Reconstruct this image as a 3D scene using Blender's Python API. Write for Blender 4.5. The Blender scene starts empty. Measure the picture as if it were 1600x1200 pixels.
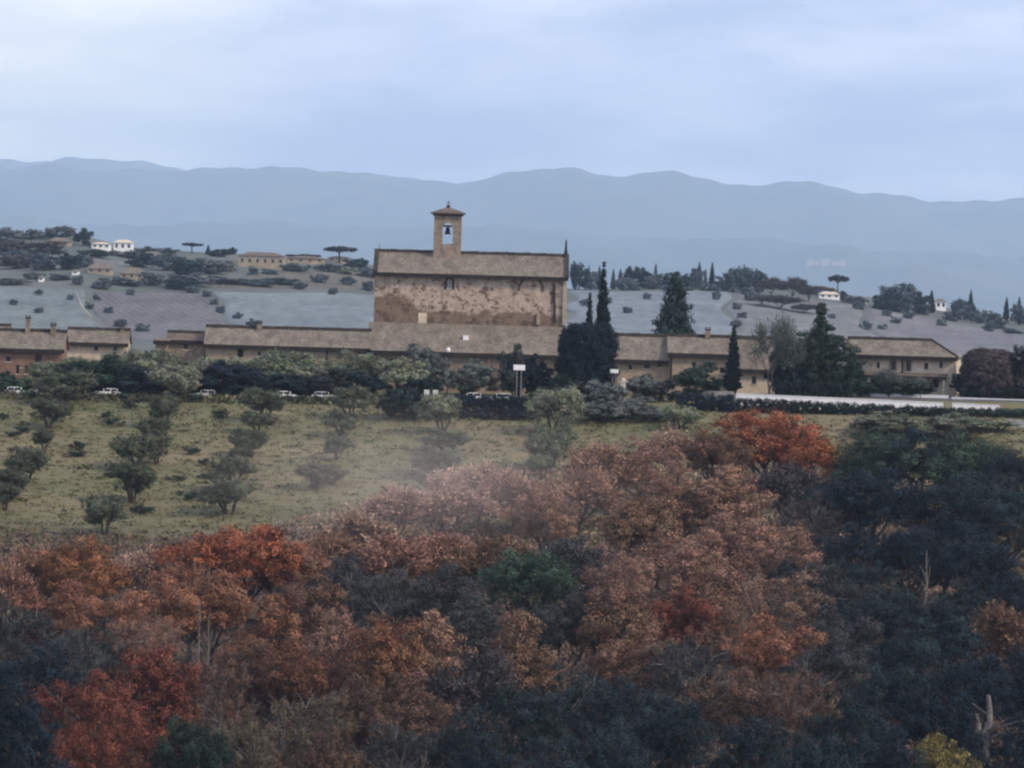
import bpy, bmesh, math, random
import numpy as np
from mathutils import Vector, Matrix

R = math.radians
sc = bpy.context.scene
col = sc.collection

# ------------------------------------------------------------------ camera
FPX = 8000.0                      # focal length in photo pixels (1600 px wide)
TILT = math.atan(150 / FPX)
ROLL = R(1.6)
_D = Vector((0, math.cos(TILT), -math.sin(TILT)))
_U0 = Vector((0, math.sin(TILT), math.cos(TILT)))
_X0 = Vector((1, 0, 0))
_X = _X0 * math.cos(ROLL) + _U0 * math.sin(ROLL)
_U = _U0 * math.cos(ROLL) - _X0 * math.sin(ROLL)
cam_d = bpy.data.cameras.new('camera')
cam_d.sensor_width = 36.0
cam_d.lens = 36.0 * FPX / 1600.0
cam_d.clip_start = 1.0
cam_d.clip_end = 90000.0
cam = bpy.data.objects.new('camera', cam_d)
col.objects.link(cam)
cam.matrix_world = Matrix(((_X.x, _U.x, -_D.x, 0), (_X.y, _U.y, -_D.y, 0), (_X.z, _U.z, -_D.z, 0), (0, 0, 0, 1)))
sc.camera = cam

# ------------------------------------------------------------------ world, sun, exposure
SUN_EL, SUN_AZ = R(38), R(118)
world = bpy.data.worlds.new('World')
sc.world = world
world.use_nodes = True
wn, wl = world.node_tree.nodes, world.node_tree.links
wn.clear()
w_out = wn.new('ShaderNodeOutputWorld')
w_bg = wn.new('ShaderNodeBackground')
w_bg.inputs['Strength'].default_value = 0.1
w_sky = wn.new('ShaderNodeTexSky')
w_sky.sky_type = 'NISHITA'
w_sky.sun_disc = False
w_sky.sun_elevation = SUN_EL
w_sky.sun_rotation = SUN_AZ
w_sky.air_density = 1.0
w_sky.dust_density = 1.5
w_sky.ozone_density = 2.0
w_tc = wn.new('ShaderNodeTexCoord')
w_map = wn.new('ShaderNodeMapping')
w_map.inputs['Scale'].default_value = (9.0, 9.0, 34.0)
w_map.inputs['Rotation'].default_value = (0, R(-2.5), 0)
w_noise = wn.new('ShaderNodeTexNoise')
w_noise.inputs['Scale'].default_value = 1.6
w_noise.inputs['Detail'].default_value = 7
w_noise.inputs['Roughness'].default_value = 0.55
w_ramp = wn.new('ShaderNodeValToRGB')
w_ramp.color_ramp.elements[0].position = 0.40
w_ramp.color_ramp.elements[0].color = (4.1, 4.65, 6.7, 1)
w_ramp.color_ramp.elements[1].position = 0.62
w_ramp.color_ramp.elements[1].color = (7.5, 7.5, 8.9, 1)
w_mix = wn.new('ShaderNodeMixRGB')
w_mix.inputs['Fac'].default_value = 0.9       # thin overcast over the sky
wl.new(w_tc.outputs['Generated'], w_map.inputs['Vector'])
wl.new(w_map.outputs['Vector'], w_noise.inputs['Vector'])
wl.new(w_noise.outputs['Fac'], w_ramp.inputs['Fac'])
wl.new(w_sky.outputs['Color'], w_mix.inputs['Color1'])
wl.new(w_ramp.outputs['Color'], w_mix.inputs['Color2'])
# a thin, brighter and warmer stretch of cloud to the upper left
w_dot = wn.new('ShaderNodeVectorMath'); w_dot.operation = 'DOT_PRODUCT'
_g = Vector((-0.125, 1.0, 0.045)).normalized()
w_dot.inputs[1].default_value = _g
w_gr = wn.new('ShaderNodeMapRange')
w_gr.interpolation_type = 'SMOOTHSTEP'
w_gr.inputs['From Min'].default_value = math.cos(R(5.0))
w_gr.inputs['From Max'].default_value = math.cos(R(0.2))
w_gm = wn.new('ShaderNodeMath'); w_gm.operation = 'MULTIPLY'
w_add = wn.new('ShaderNodeMixRGB')
w_add.inputs['Color2'].default_value = (12.6, 11.7, 9.4, 1)
w_gk = wn.new('ShaderNodeMapRange')
w_gk.inputs['From Min'].default_value = 0.35
w_gk.inputs['From Max'].default_value = 0.68
w_gk.inputs['To Min'].default_value = 0.55
w_gk.inputs['To Max'].default_value = 1.0
wl.new(w_tc.outputs['Generated'], w_dot.inputs[0])
wl.new(w_dot.outputs['Value'], w_gr.inputs['Value'])
wl.new(w_noise.outputs['Fac'], w_gk.inputs['Value'])
wl.new(w_gr.outputs['Result'], w_gm.inputs[0])
wl.new(w_gk.outputs['Result'], w_gm.inputs[1])
wl.new(w_gm.outputs['Value'], w_add.inputs['Fac'])
wl.new(w_mix.outputs['Color'], w_add.inputs['Color1'])
wl.new(w_add.outputs['Color'], w_bg.inputs['Color'])
wl.new(w_bg.outputs['Background'], w_out.inputs['Surface'])

sun_d = bpy.data.lights.new('sun', 'SUN')
sun_d.energy = 2.3
sun_d.angle = R(8)
sun_d.color = (1.0, 0.85, 0.66)
sun = bpy.data.objects.new('sun', sun_d)
col.objects.link(sun)
_sd = Vector((math.sin(SUN_AZ) * math.cos(SUN_EL), math.cos(SUN_AZ) * math.cos(SUN_EL), math.sin(SUN_EL)))
sun.rotation_euler = _sd.to_track_quat('Z', 'Y').to_euler()

sc.view_settings.view_transform = 'Standard'
sc.view_settings.look = 'None'
sc.view_settings.exposure = 0.55
sc.view_settings.gamma = 1.0
sc.view_settings.use_curve_mapping = False
sc.render.engine = 'CYCLES'
sc.cycles.max_bounces = 4
sc.cycles.diffuse_bounces = 2
sc.cycles.volume_bounces = 4
sc.cycles.filter_width = 2.3       # a phone's soft digital zoom
sc.cycles.use_denoising = True

# ------------------------------------------------------------------ pixel <-> place helpers
def ray(px, py):
    return _D + _X * ((px - 800) / FPX) + _U * ((600 - py) / FPX)

def at(px, py, Y):
    d = ray(px, py)
    return d * (Y / d.y)

def proj(p):
    p = Vector(p)
    dz = p.dot(_D)
    return 800 + FPX * p.dot(_X) / dz, 600 - FPX * p.dot(_U) / dz

PY_ = [-400, 0, 120, 300, 400, 500, 600, 690, 765, 785, 800, 830, 900, 960, 1200, 1500, 1600, 1900, 2400, 2600, 3200, 6000, 20000]
PZ_ = [-22, -22, -22, -56, -54, -50, -44, -34, -20.7, -18.0, -17.0, -16.6, -16.6, -20, -58, -58, -40, -22, 0, -3, -90, -140, -170]
RPX = [(-300, 345), (0, 366), (130, 370), (200, 388), (300, 396), (400, 402), (520, 408), (600, 418), (760, 432), (900, 443),
       (1000, 441), (1100, 443), (1200, 450), (1300, 466), (1400, 478), (1500, 492), (1600, 503), (1900, 540)]
_ru, _rz = [], []
for _px, _py in RPX:
    _p = at(_px, _py, 2400)
    _ru.append(_p.x / 2400); _rz.append(_p.z)

def gz(x, Y):
    x = np.asarray(x, float); Y = np.asarray(Y, float)
    z = np.interp(Y, PY_, PZ_)
    win = np.interp(Y, [450, 680, 900, 1100], [0, 1, 1, 0])
    z = z + np.clip(x, -110, 110) * 0.0125 * win
    w = np.interp(Y, [1500, 1900, 2400, 2600, 3200], [0, .15, 1, .7, 0])
    z = z + w * np.interp(x / np.maximum(Y, 1), _ru, _rz)
    u = np.interp(Y, [1450, 1800, 2500, 3000], [0, 1, 1, 0])
    z = z + u * (1.8 * np.sin(x / 61 + Y / 140) + 1.2 * np.sin(x / 37 - Y / 83 + 1))
    f = np.interp(Y, [380, 450, 660, 700], [0, 1, 1, 0])
    z = z + f * (1.3 * np.sin(x / 23 + Y / 41) + .9 * np.sin(x / 11 - Y / 29 + 2))
    z = z + np.interp(x, [29, 35], [0, 1]) * np.interp(Y, [785, 788, 800, 806, 830], [0, 1.3, 1.0, .9, 0])
    return z

def gzf(x, Y):
    return float(gz(x, Y))

def hit(px, py, y0, y1, step=1.5):
    d = ray(px, py); d = d / d.y
    Y = y0
    while Y < y1:
        if d.z * Y <= gzf(d.x * Y, Y):
            break
        Y += step
    return Vector((d.x * Y, Y, gzf(d.x * Y, Y)))

# ------------------------------------------------------------------ object helpers
def prop(o, label=None, cat=None, group=None, kind=None):
    if label: o['label'] = label
    if cat: o['category'] = cat
    if group: o['group'] = group
    if kind: o['kind'] = kind
    return o

def empty(name, loc, label=None, cat=None, group=None, rz=0.0, kind=None):
    o = bpy.data.objects.new(name, None)
    o.empty_display_size = 0.5
    col.objects.link(o)
    o.location = loc
    o.rotation_euler = (0, 0, rz)
    return prop(o, label, cat, group, kind)

def link(name, me, m, parent=None, smooth=False):
    o = bpy.data.objects.new(name, me)
    col.objects.link(o)
    if m is not None and len(me.materials) == 0:
        me.materials.append(m)
    if parent is not None:
        o.parent = parent
    if smooth:
        me.polygons.foreach_set('use_smooth', [True] * len(me.polygons))
    return o

class MB:
    """collects faces and links them as one mesh object"""
    def __init__(s):
        s.v, s.f = [], []
    def poly(s, pts):
        n = len(s.v)
        s.v += [tuple(p) for p in pts]
        s.f.append(tuple(range(n, n + len(pts))))
    def box(s, x0, x1, y0, y1, z0, z1):
        n = len(s.v)
        s.v += [(x0, y0, z0), (x1, y0, z0), (x1, y1, z0), (x0, y1, z0), (x0, y0, z1), (x1, y0, z1), (x1, y1, z1), (x0, y1, z1)]
        s.f += [tuple(n + i for i in q) for q in ((0, 3, 2, 1), (4, 5, 6, 7), (0, 1, 5, 4), (1, 2, 6, 5), (2, 3, 7, 6), (3, 0, 4, 7))]
        return s
    def hexa(s, p):
        n = len(s.v)
        s.v += [tuple(q) for q in p]
        s.f += [tuple(n + i for i in q) for q in ((0, 3, 2, 1), (4, 5, 6, 7), (0, 1, 5, 4), (1, 2, 6, 5), (2, 3, 7, 6), (3, 0, 4, 7))]
        return s
    def lathe(s, prof, n=12, c=(0, 0, 0)):
        b = len(s.v)
        for r, z in prof:
            for k in range(n):
                a = 2 * math.pi * k / n
                s.v.append((c[0] + r * math.cos(a), c[1] + r * math.sin(a), c[2] + z))
        for i in range(len(prof) - 1):
            for k in range(n):
                k2 = (k + 1) % n
                s.f.append((b + i * n + k, b + i * n + k2, b + (i + 1) * n + k2, b + (i + 1) * n + k))
        s.f.append(tuple(b + k for k in reversed(range(n))))
        s.f.append(tuple(b + (len(prof) - 1) * n + k for k in range(n)))
        return s
    def tube(s, p0, p1, r0, r1, n=6):
        p0, p1 = Vector(p0), Vector(p1)
        d = (p1 - p0)
        if d.length < 1e-6: return s
        q = d.to_track_quat('Z', 'Y')
        b = len(s.v)
        for p, r in ((p0, r0), (p1, r1)):
            for k in range(n):
                a = 2 * math.pi * k / n
                s.v.append(tuple(p + q @ Vector((r * math.cos(a), r * math.sin(a), 0))))
        for k in range(n):
            k2 = (k + 1) % n
            s.f.append((b + k, b + k2, b + n + k2, b + n + k))
        s.f.append(tuple(b + n + k for k in range(n)))
        s.f.append(tuple(b + k for k in reversed(range(n))))
        return s
    def mesh(s, name):
        me = bpy.data.meshes.new(name)
        me.from_pydata(s.v, [], s.f)
        me.update()
        return me
    def build(s, name, m, parent=None, smooth=False, bevel=0.0):
        o = link(name, s.mesh(name), m, parent, smooth)
        if bevel:
            b = o.modifiers.new('bevel', 'BEVEL'); b.width = bevel; b.segments = 2; b.limit_method = 'ANGLE'
        return o

# ------------------------------------------------------------------ materials
def newmat(name):
    m = bpy.data.materials.new(name)
    m.use_nodes = True
    b = m.node_tree.nodes['Principled BSDF']
    b.inputs['Roughness'].default_value = 0.9
    b.inputs['Specular IOR Level'].default_value = 0.15
    return m, m.node_tree.nodes, m.node_tree.links, b

def N_noise(n, l, scale, detail=6, rough=.6, stretch=(1, 1, 1), coord='Object'):
    tc = n.new('ShaderNodeTexCoord'); mp = n.new('ShaderNodeMapping')
    mp.inputs['Scale'].default_value = stretch
    t = n.new('ShaderNodeTexNoise')
    t.inputs['Scale'].default_value = scale; t.inputs['Detail'].default_value = detail; t.inputs['Roughness'].default_value = rough
    l.new(tc.outputs[coord], mp.inputs['Vector']); l.new(mp.outputs['Vector'], t.inputs['Vector'])
    return t.outputs['Fac']

def N_ramp(n, l, fac, stops):
    r = n.new('ShaderNodeValToRGB')
    e = r.color_ramp.elements
    e[0].position, e[0].color = stops[0][0], (*stops[0][1], 1)
    e[1].position, e[1].color = stops[-1][0], (*stops[-1][1], 1)
    for p, c in stops[1:-1]:
        q = e.new(p); q.color = (*c, 1)
    l.new(fac, r.inputs['Fac'])
    return r.outputs['Color']

def N_mix(n, l, fac, a, b, mode='MIX'):
    m = n.new('ShaderNodeMixRGB'); m.blend_type = mode
    for s, v in (('Fac', fac), ('Color1', a), ('Color2', b)):
        if hasattr(v, 'is_output'): l.new(v, m.inputs[s])
        elif isinstance(v, (int, float)): m.inputs[s].default_value = v
        else: m.inputs[s].default_value = (*v, 1)
    return m.outputs['Color']

def mottled(name, c0, c1, scale=.5, fine=6.0, rough=.9, stretch=(1, 1, 1), amount=.5):
    """two-tone noise with a finer grain over it"""
    m, n, l, b = newmat(name)
    f = N_noise(n, l, scale, 6, .6, stretch)
    c = N_ramp(n, l, f, [(.32, c0), (.68, c1)])
    g = N_noise(n, l, fine, 4, .7, stretch)
    gc = N_ramp(n, l, g, [(.3, (1 - amount,) * 3), (.7, (1 + amount * .5,) * 3)])
    l.new(N_mix(n, l, 1.0, c, gc, 'MULTIPLY'), b.inputs['Base Color'])
    b.inputs['Roughness'].default_value = rough
    return m

def leafmat(name):
    m, n, l, b = newmat(name)
    oi = n.new('ShaderNodeObjectInfo')
    at_ = n.new('ShaderNodeAttribute'); at_.attribute_name = 'tint'
    l.new(N_mix(n, l, 1.0, oi.outputs['Color'], at_.outputs['Color'], 'MULTIPLY'), b.inputs['Base Color'])
    b.inputs['Roughness'].default_value = .85
    return m

M = {}
M['leaf'] = leafmat('leaf')
M['bark'] = mottled('bark', (.045, .038, .033), (.10, .088, .078), .8, 5)
M['pale_bark'] = mottled('pale_bark', (.12, .112, .10), (.24, .225, .205), .8, 5)
M['roof'] = mottled('roof_tile', (.13, .11, .09), (.245, .212, .172), .55, 3.0, stretch=(1, .5, 1), amount=.55)
M['roof_dark'] = mottled('roof_tile_dark', (.10, .08, .066), (.19, .15, .12), .6, 3.0, amount=.5)
M['ridge'] = mottled('ridge_tile', (.028, .024, .022), (.07, .058, .05), 1.0, 4)
M['gutter'] = mottled('gutter_and_eave_shade', (.018, .016, .015), (.04, .034, .03), 1.0, 4, rough=.6)
M['plaster'] = mottled('plaster', (.28, .225, .16), (.44, .36, .265), .35, 2.2, amount=.35)
M['cream'] = mottled('cream_plaster', (.52, .435, .325), (.69, .59, .455), .3, 2.0, amount=.25)
M['pink'] = mottled('red_brick_wall', (.18, .105, .075), (.28, .17, .125), .5, 2.5, amount=.3)
M['stone'] = mottled('rough_stone_wall', (.17, .135, .10), (.34, .275, .205), .6, 2.4, amount=.45)
M['dark'] = mottled('dark_opening', (.012, .011, .011), (.025, .022, .02), 1, 4, rough=.5)
M['white'] = mottled('white_paint', (.80, .80, .78), (.88, .88, .86), .6, 3, amount=.12, rough=.6)
M['pale_stone'] = mottled('pale_stone', (.46, .43, .38), (.62, .59, .53), .8, 3, amount=.25)
M['iron'] = mottled('dark_iron', (.02, .02, .02), (.05, .048, .045), 2, 6, rough=.5)
M['bronze'] = mottled('bronze', (.05, .045, .03), (.09, .08, .05), 2, 6, rough=.45)
M['rubber'] = mottled('tyre_rubber', (.012, .012, .012), (.025, .025, .025), 3, 9)
M['steel'] = mottled('wheel_steel', (.3, .3, .31), (.45, .45, .46), 3, 9, rough=.4)
M['asphalt'] = mottled('asphalt', (.075, .073, .07), (.13, .125, .118), .4, 5, amount=.3)
M['glass'], _n, _l, _b = newmat('dark_glass')
_b.inputs['Base Color'].default_value = (.015, .018, .02, 1); _b.inputs['Roughness'].default_value = .08; _b.inputs['Specular IOR Level'].default_value = .5
def paint(name, c):
    m, n, l, b = newmat(name)
    g = N_ramp(n, l, N_noise(n, l, 1.6, 4), [(.3, tuple(x * .9 for x in c)), (.7, c)])
    l.new(g, b.inputs['Base Color'])
    b.inputs['Roughness'].default_value = .3; b.inputs['Specular IOR Level'].default_value = .5
    b.inputs['Coat Weight'].default_value = .5
    return m
M['car_white'] = paint('car_white', (.80, .80, .79))
M['car_silver'] = paint('car_silver', (.55, .56, .57))

def church_material():
    m, n, l, b = newmat('church_wall')
    tc = n.new('ShaderNodeTexCoord'); sp = n.new('ShaderNodeSeparateXYZ')
    l.new(tc.outputs['Object'], sp.inputs['Vector'])
    def math_(op, a, c, k=None):
        q = n.new('ShaderNodeMath'); q.operation = op
        for i, v in enumerate((a, c, k)):
            if v is None: continue
            if hasattr(v, 'is_output'): l.new(v, q.inputs[i])
            else: q.inputs[i].default_value = v
        return q.outputs[0]
    def sstep(v, a, c):
        q = n.new('ShaderNodeMapRange'); q.interpolation_type = 'SMOOTHSTEP'
        q.inputs['From Min'].default_value = a; q.inputs['From Max'].default_value = c
        l.new(v, q.inputs['Value']); return q.outputs['Result']
    X, Z = sp.outputs['X'], sp.outputs['Z']
    big = N_noise(n, l, .28, 5, .65)
    mid = N_noise(n, l, .75, 7, .7)
    fine = N_noise(n, l, 3.2, 5, .75)
    base = N_ramp(n, l, mid, [(.3, (.29, .228, .17)), (.5, (.43, .345, .265)), (.72, (.58, .48, .375))])
    # ragged lower edge of the plaster, brick bared below it
    edge = math_('ADD', Z, math_('MULTIPLY', math_('SUBTRACT', big, .5), 4.5))
    edge = math_('ADD', edge, math_('MULTIPLY', math_('SUBTRACT', mid, .5), 2.0))
    leftlift = math_('MULTIPLY', sstep(math_('MULTIPLY', X, -1.0), 7.0, 11.0), 2.2)
    edge = math_('SUBTRACT', edge, leftlift)
    bare = math_('SUBTRACT', 1.0, sstep(edge, 12.3, 13.1))
    brick = N_ramp(n, l, mid, [(.3, (.135, .095, .068)), (.7, (.255, .19, .14))])
    c = N_mix(n, l, bare, base, brick)
    # fallen patches and damp stains of the upper wall
    st = N_noise(n, l, .62, 7, .68, (1, 1, 1.25))
    patch = sstep(st, .52, .585)
    c = N_mix(n, l, math_('MULTIPLY', patch, .85), c, (.095, .06, .045))
    st2 = N_noise(n, l, 1.5, 6, .7, (1, 1, 1.1)); c = N_mix(n, l, math_('MULTIPLY', sstep(st2, .57, .64), .55), c, (.12, .08, .06))
    vst = N_noise(n, l, .8, 4, .6, (1.5, 1, .12))
    c = N_mix(n, l, math_('MULTIPLY', sstep(vst, .52, .72), .45), c, (.13, .10, .08))
    fc = N_ramp(n, l, fine, [(.3, (.68,) * 3), (.7, (1.25,) * 3)])
    c = N_mix(n, l, 1.0, c, fc, 'MULTIPLY')
    l.new(c, b.inputs['Base Color'])
    return m
M['church'] = church_material()

# ------------------------------------------------------------------ ground
def grid_mesh(name, xs_of, Ys, zf, m):
    nx = len(xs_of(Ys[0]))
    V = np.empty((len(Ys), nx, 3))
    for i, Y in enumerate(Ys):
        x = xs_of(Y)
        V[i, :, 0] = x; V[i, :, 1] = Y; V[i, :, 2] = zf(x, np.full(nx, Y))
    idx = np.arange(len(Ys) * nx).reshape(len(Ys), nx)
    q = np.stack([idx[:-1, :-1], idx[:-1, 1:], idx[1:, 1:], idx[1:, :-1]], -1).reshape(-1, 4)
    return quad_mesh(name, V.reshape(-1, 3), q, smooth=True)

def quad_mesh(name, V, Q, tint=None, smooth=False):
    me = bpy.data.meshes.new(name)
    V = np.asarray(V, np.float32); Q = np.asarray(Q, np.int32)
    me.vertices.add(len(V)); me.vertices.foreach_set('co', V.ravel())
    k = Q.shape[1]
    me.loops.add(Q.size); me.loops.foreach_set('vertex_index', Q.ravel())
    me.polygons.add(len(Q))
    me.polygons.foreach_set('loop_start', np.arange(0, Q.size, k, dtype=np.int32))
    me.polygons.foreach_set('use_smooth', np.full(len(Q), smooth))
    me.update(calc_edges=True)
    if tint is not None:
        a = me.color_attributes.new('tint', 'FLOAT_COLOR', 'POINT')
        a.data.foreach_set('color', np.concatenate([tint, np.ones((len(tint), 1))], 1).astype(np.float32).ravel())
    return me

def ground_material():
    m, n, l, b = newmat('ground')
    tc = n.new('ShaderNodeTexCoord'); sp = n.new('ShaderNodeSeparateXYZ')
    l.new(tc.outputs['Object'], sp.inputs['Vector'])
    f1 = N_noise(n, l, .035, 6, .6)
    f2 = N_noise(n, l, .35, 6, .7, (.45, 1.6, 1))
    grass = N_ramp(n, l, f1, [(.3, (.088, .10, .046)), (.47, (.135, .130, .068)), (.58, (.165, .145, .082)), (.72, (.19, .152, .10))])
    g2 = N_ramp(n, l, f2, [(.3, (.74,) * 3), (.7, (1.18,) * 3)])
    grass = N_mix(n, l, 1.0, grass, g2, 'MULTIPLY')
    floor = N_ramp(n, l, f2, [(.3, (.05, .038, .03)), (.7, (.11, .08, .062))])
    far = N_ramp(n, l, N_noise(n, l, .011, 6, .62), [(.35, (.072, .09, .078)), (.5, (.105, .12, .108)), (.66, (.135, .135, .13))])  # blue-grey tone: distance haze mixed into the ground colour
    def step(a, c):
        q = n.new('ShaderNodeMapRange'); q.interpolation_type = 'SMOOTHSTEP'
        q.inputs['From Min'].default_value = a; q.inputs['From Max'].default_value = c
        ad = n.new('ShaderNodeMath'); ad.operation = 'MULTIPLY_ADD'
        l.new(f1, ad.inputs[0]); ad.inputs[1].default_value = 40; l.new(sp.outputs['Y'], ad.inputs[2])
        l.new(ad.outputs[0], q.inputs['Value']); return q.outputs['Result']
    c = N_mix(n, l, step(674, 728), floor, grass)
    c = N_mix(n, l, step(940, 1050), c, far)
    l.new(c, b.inputs['Base Color'])
    return m

Ys = list(np.arange(-400, 400, 50)) + list(np.arange(400, 900, 4)) + list(np.arange(900, 1500, 25)) + list(np.arange(1500, 2700, 9)) + list(np.arange(2700, 6500, 120)) + list(np.arange(6500, 20001, 900))
us = np.linspace(-1, 1, 321)
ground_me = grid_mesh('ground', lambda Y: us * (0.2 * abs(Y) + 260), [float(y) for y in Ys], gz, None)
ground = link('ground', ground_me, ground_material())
prop(ground, kind='structure')

# far blue ridges, three ranges one behind another
HILL = mottled('hill_woods', (.022, .032, .024), (.085, .085, .06), .0016, .011, amount=.35)
def ridge(pts, YH, Y0, Y1, seed, base=-178, smooth=9):
    hx_, hz__ = [], []
    for px, py in pts:
        p = at(px, py, YH); hx_.append(p.x); hz__.append(p.z)
    S = YH / 20000
    xs = np.linspace(at(-1100, 300, YH).x, at(2700, 300, YH).x, 620)
    top = np.interp(xs, hx_, hz__)
    top = np.convolve(np.pad(top, smooth // 2, mode='edge'), np.ones(smooth) / smooth, mode='valid')
    top = top + S * (4 * np.sin(xs / (47 * S) + seed) + 3 * np.sin(xs / (21 * S) + 2 * seed))
    def zf(x, Y):
        t = (Y - Y0) / (YH - Y0); tc = np.clip(t, 0, 1)
        prof = np.interp(t, [-1, 0, .25, .6, .85, 1, 1.15, 1.6], [0, 0, .22, .62, .9, 1, .9, .2])
        n_ = np.sin(tc * math.pi)
        sp = S * (85 * np.sin(x / (410 * S) + 1.3 * np.sin(x / (760 * S) + seed)) + 34 * np.sin(x / (150 * S) + Y / (640 * S) + seed) + 14 * np.sin(x / (63 * S) - Y / (300 * S))) * n_
        return base + (np.interp(x, xs, top) - base) * prof + sp
    o = link('hills', grid_mesh('hills', lambda Y: xs, [float(y) for y in np.linspace(Y0 - 200, Y1, 80)], zf, None), HILL)
    prop(o, kind='structure')
    return zf
HB = [(-1100, 250), (-500, 236), (-200, 250), (0, 249), (90, 252), (160, 249), (215, 251), (300, 266), (500, 285), (620, 272), (700, 287), (760, 292), (1000, 300), (1160, 296), (1280, 306), (1420, 316), (1600, 320), (2700, 300)]
HF = [(-1100, 262), (-500, 250), (-200, 262), (0, 262), (120, 266), (280, 264), (400, 259), (480, 262), (600, 273), (650, 279), (710, 288), (760, 279),
      (840, 265), (890, 265), (940, 277), (1000, 270), (1050, 266), (1090, 275), (1150, 293), (1190, 290), (1240, 283), (1290, 288), (1340, 300),
      (1400, 304), (1460, 314), (1520, 315), (1600, 307), (1800, 290), (2100, 315), (2700, 290)]
HN = [(-1100, 350), (-300, 345), (0, 340), (200, 352), (420, 345), (600, 356), (800, 350), (950, 368), (1100, 376), (1300, 396), (1450, 392), (1600, 402), (2000, 400), (2700, 420)]
ridge(HB, 45000.0, 38000.0, 48000.0, 1.0)
ridge(HF, 36000.0, 29500.0, 38500.0, 2.0)
hz = ridge(HN, 28000.0, 22000.0, 30500.0, 3.0)

# fields and vineyards draped over the middle hill; their blue cast is haze put into the colour
PL = [.25]
def patch(name, quad, c0, c1, rows=None, lift=None, nx=40, ny=26):
    P = [hit(px, py, 1560, 2500, 4) for px, py in quad]     # bottom-left, bottom-right, top-right, top-left
    PL[0] += .06; lift = PL[0]; V = []; skirt = []
    for j in range(ny):
        for i in range(nx):
            s, t = i / (nx - 1), j / (ny - 1)
            p = (P[0] * (1 - s) + P[1] * s) * (1 - t) + (P[3] * (1 - s) + P[2] * s) * t
            x = p.x + 3 * math.sin(p.y / 33 + 1); Y = p.y + 4 * math.sin(p.x / 41) + 3 * math.sin(p.x / 13)
            edge = i in (0, nx - 1) or j in (0, ny - 1)
            V.append((x, Y, gzf(x, Y) + (lift if not edge else -.3)))
    idx = np.arange(nx * ny).reshape(ny, nx)
    q = np.stack([idx[:-1, :-1], idx[:-1, 1:], idx[1:, 1:], idx[1:, :-1]], -1).reshape(-1, 4)
    m, n, l, b = newmat(name)
    c = N_ramp(n, l, N_noise(n, l, .02, 6, .65), [(.3, c0), (.7, c1)])
    g = N_ramp(n, l, N_noise(n, l, .09, 6, .75, (1.6, .35, 1)), [(.3, (.66,) * 3), (.7, (1.2,) * 3)])
    c = N_mix(n, l, 1.0, c, g, 'MULTIPLY')
    if rows:
        tc = n.new('ShaderNodeTexCoord'); mp = n.new('ShaderNodeMapping'); mp.inputs['Rotation'].default_value = (0, 0, R(rows[0]))
        w = n.new('ShaderNodeTexWave'); w.inputs['Scale'].default_value = rows[1]; w.inputs['Distortion'].default_value = 1.2; w.inputs['Detail Scale'].default_value = .3
        l.new(tc.outputs['Object'], mp.inputs['Vector']); l.new(mp.outputs['Vector'], w.inputs['Vector'])
        wr = N_ramp(n, l, w.outputs['Fac'], [(.3, (.89 if abs(rows[0]) < 15 else .94,) * 3), (.7, (1.06 if abs(rows[0]) < 15 else 1.04,) * 3)])
        c = N_mix(n, l, 1.0, c, wr, 'MULTIPLY')
    l.new(c, b.inputs['Base Color'])
    o = link(name, quad_mesh(name, V, q, smooth=True), m)
    return prop(o, kind='structure')
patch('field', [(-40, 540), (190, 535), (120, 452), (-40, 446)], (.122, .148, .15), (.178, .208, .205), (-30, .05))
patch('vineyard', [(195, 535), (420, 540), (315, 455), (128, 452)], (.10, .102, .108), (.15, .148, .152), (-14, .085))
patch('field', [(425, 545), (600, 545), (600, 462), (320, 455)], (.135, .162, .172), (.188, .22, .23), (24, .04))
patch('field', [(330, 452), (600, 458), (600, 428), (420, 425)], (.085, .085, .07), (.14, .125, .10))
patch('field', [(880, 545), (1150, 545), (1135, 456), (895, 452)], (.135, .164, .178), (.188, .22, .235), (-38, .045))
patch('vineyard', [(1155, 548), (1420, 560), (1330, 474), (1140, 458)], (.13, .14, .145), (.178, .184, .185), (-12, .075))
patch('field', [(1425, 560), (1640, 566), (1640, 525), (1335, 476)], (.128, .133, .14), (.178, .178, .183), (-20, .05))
patch('dirt_track', [(150, 500), (158, 500), (108, 456), (103, 456)], (.26, .24, .2), (.32, .30, .26), nx=4, ny=20)

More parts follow.
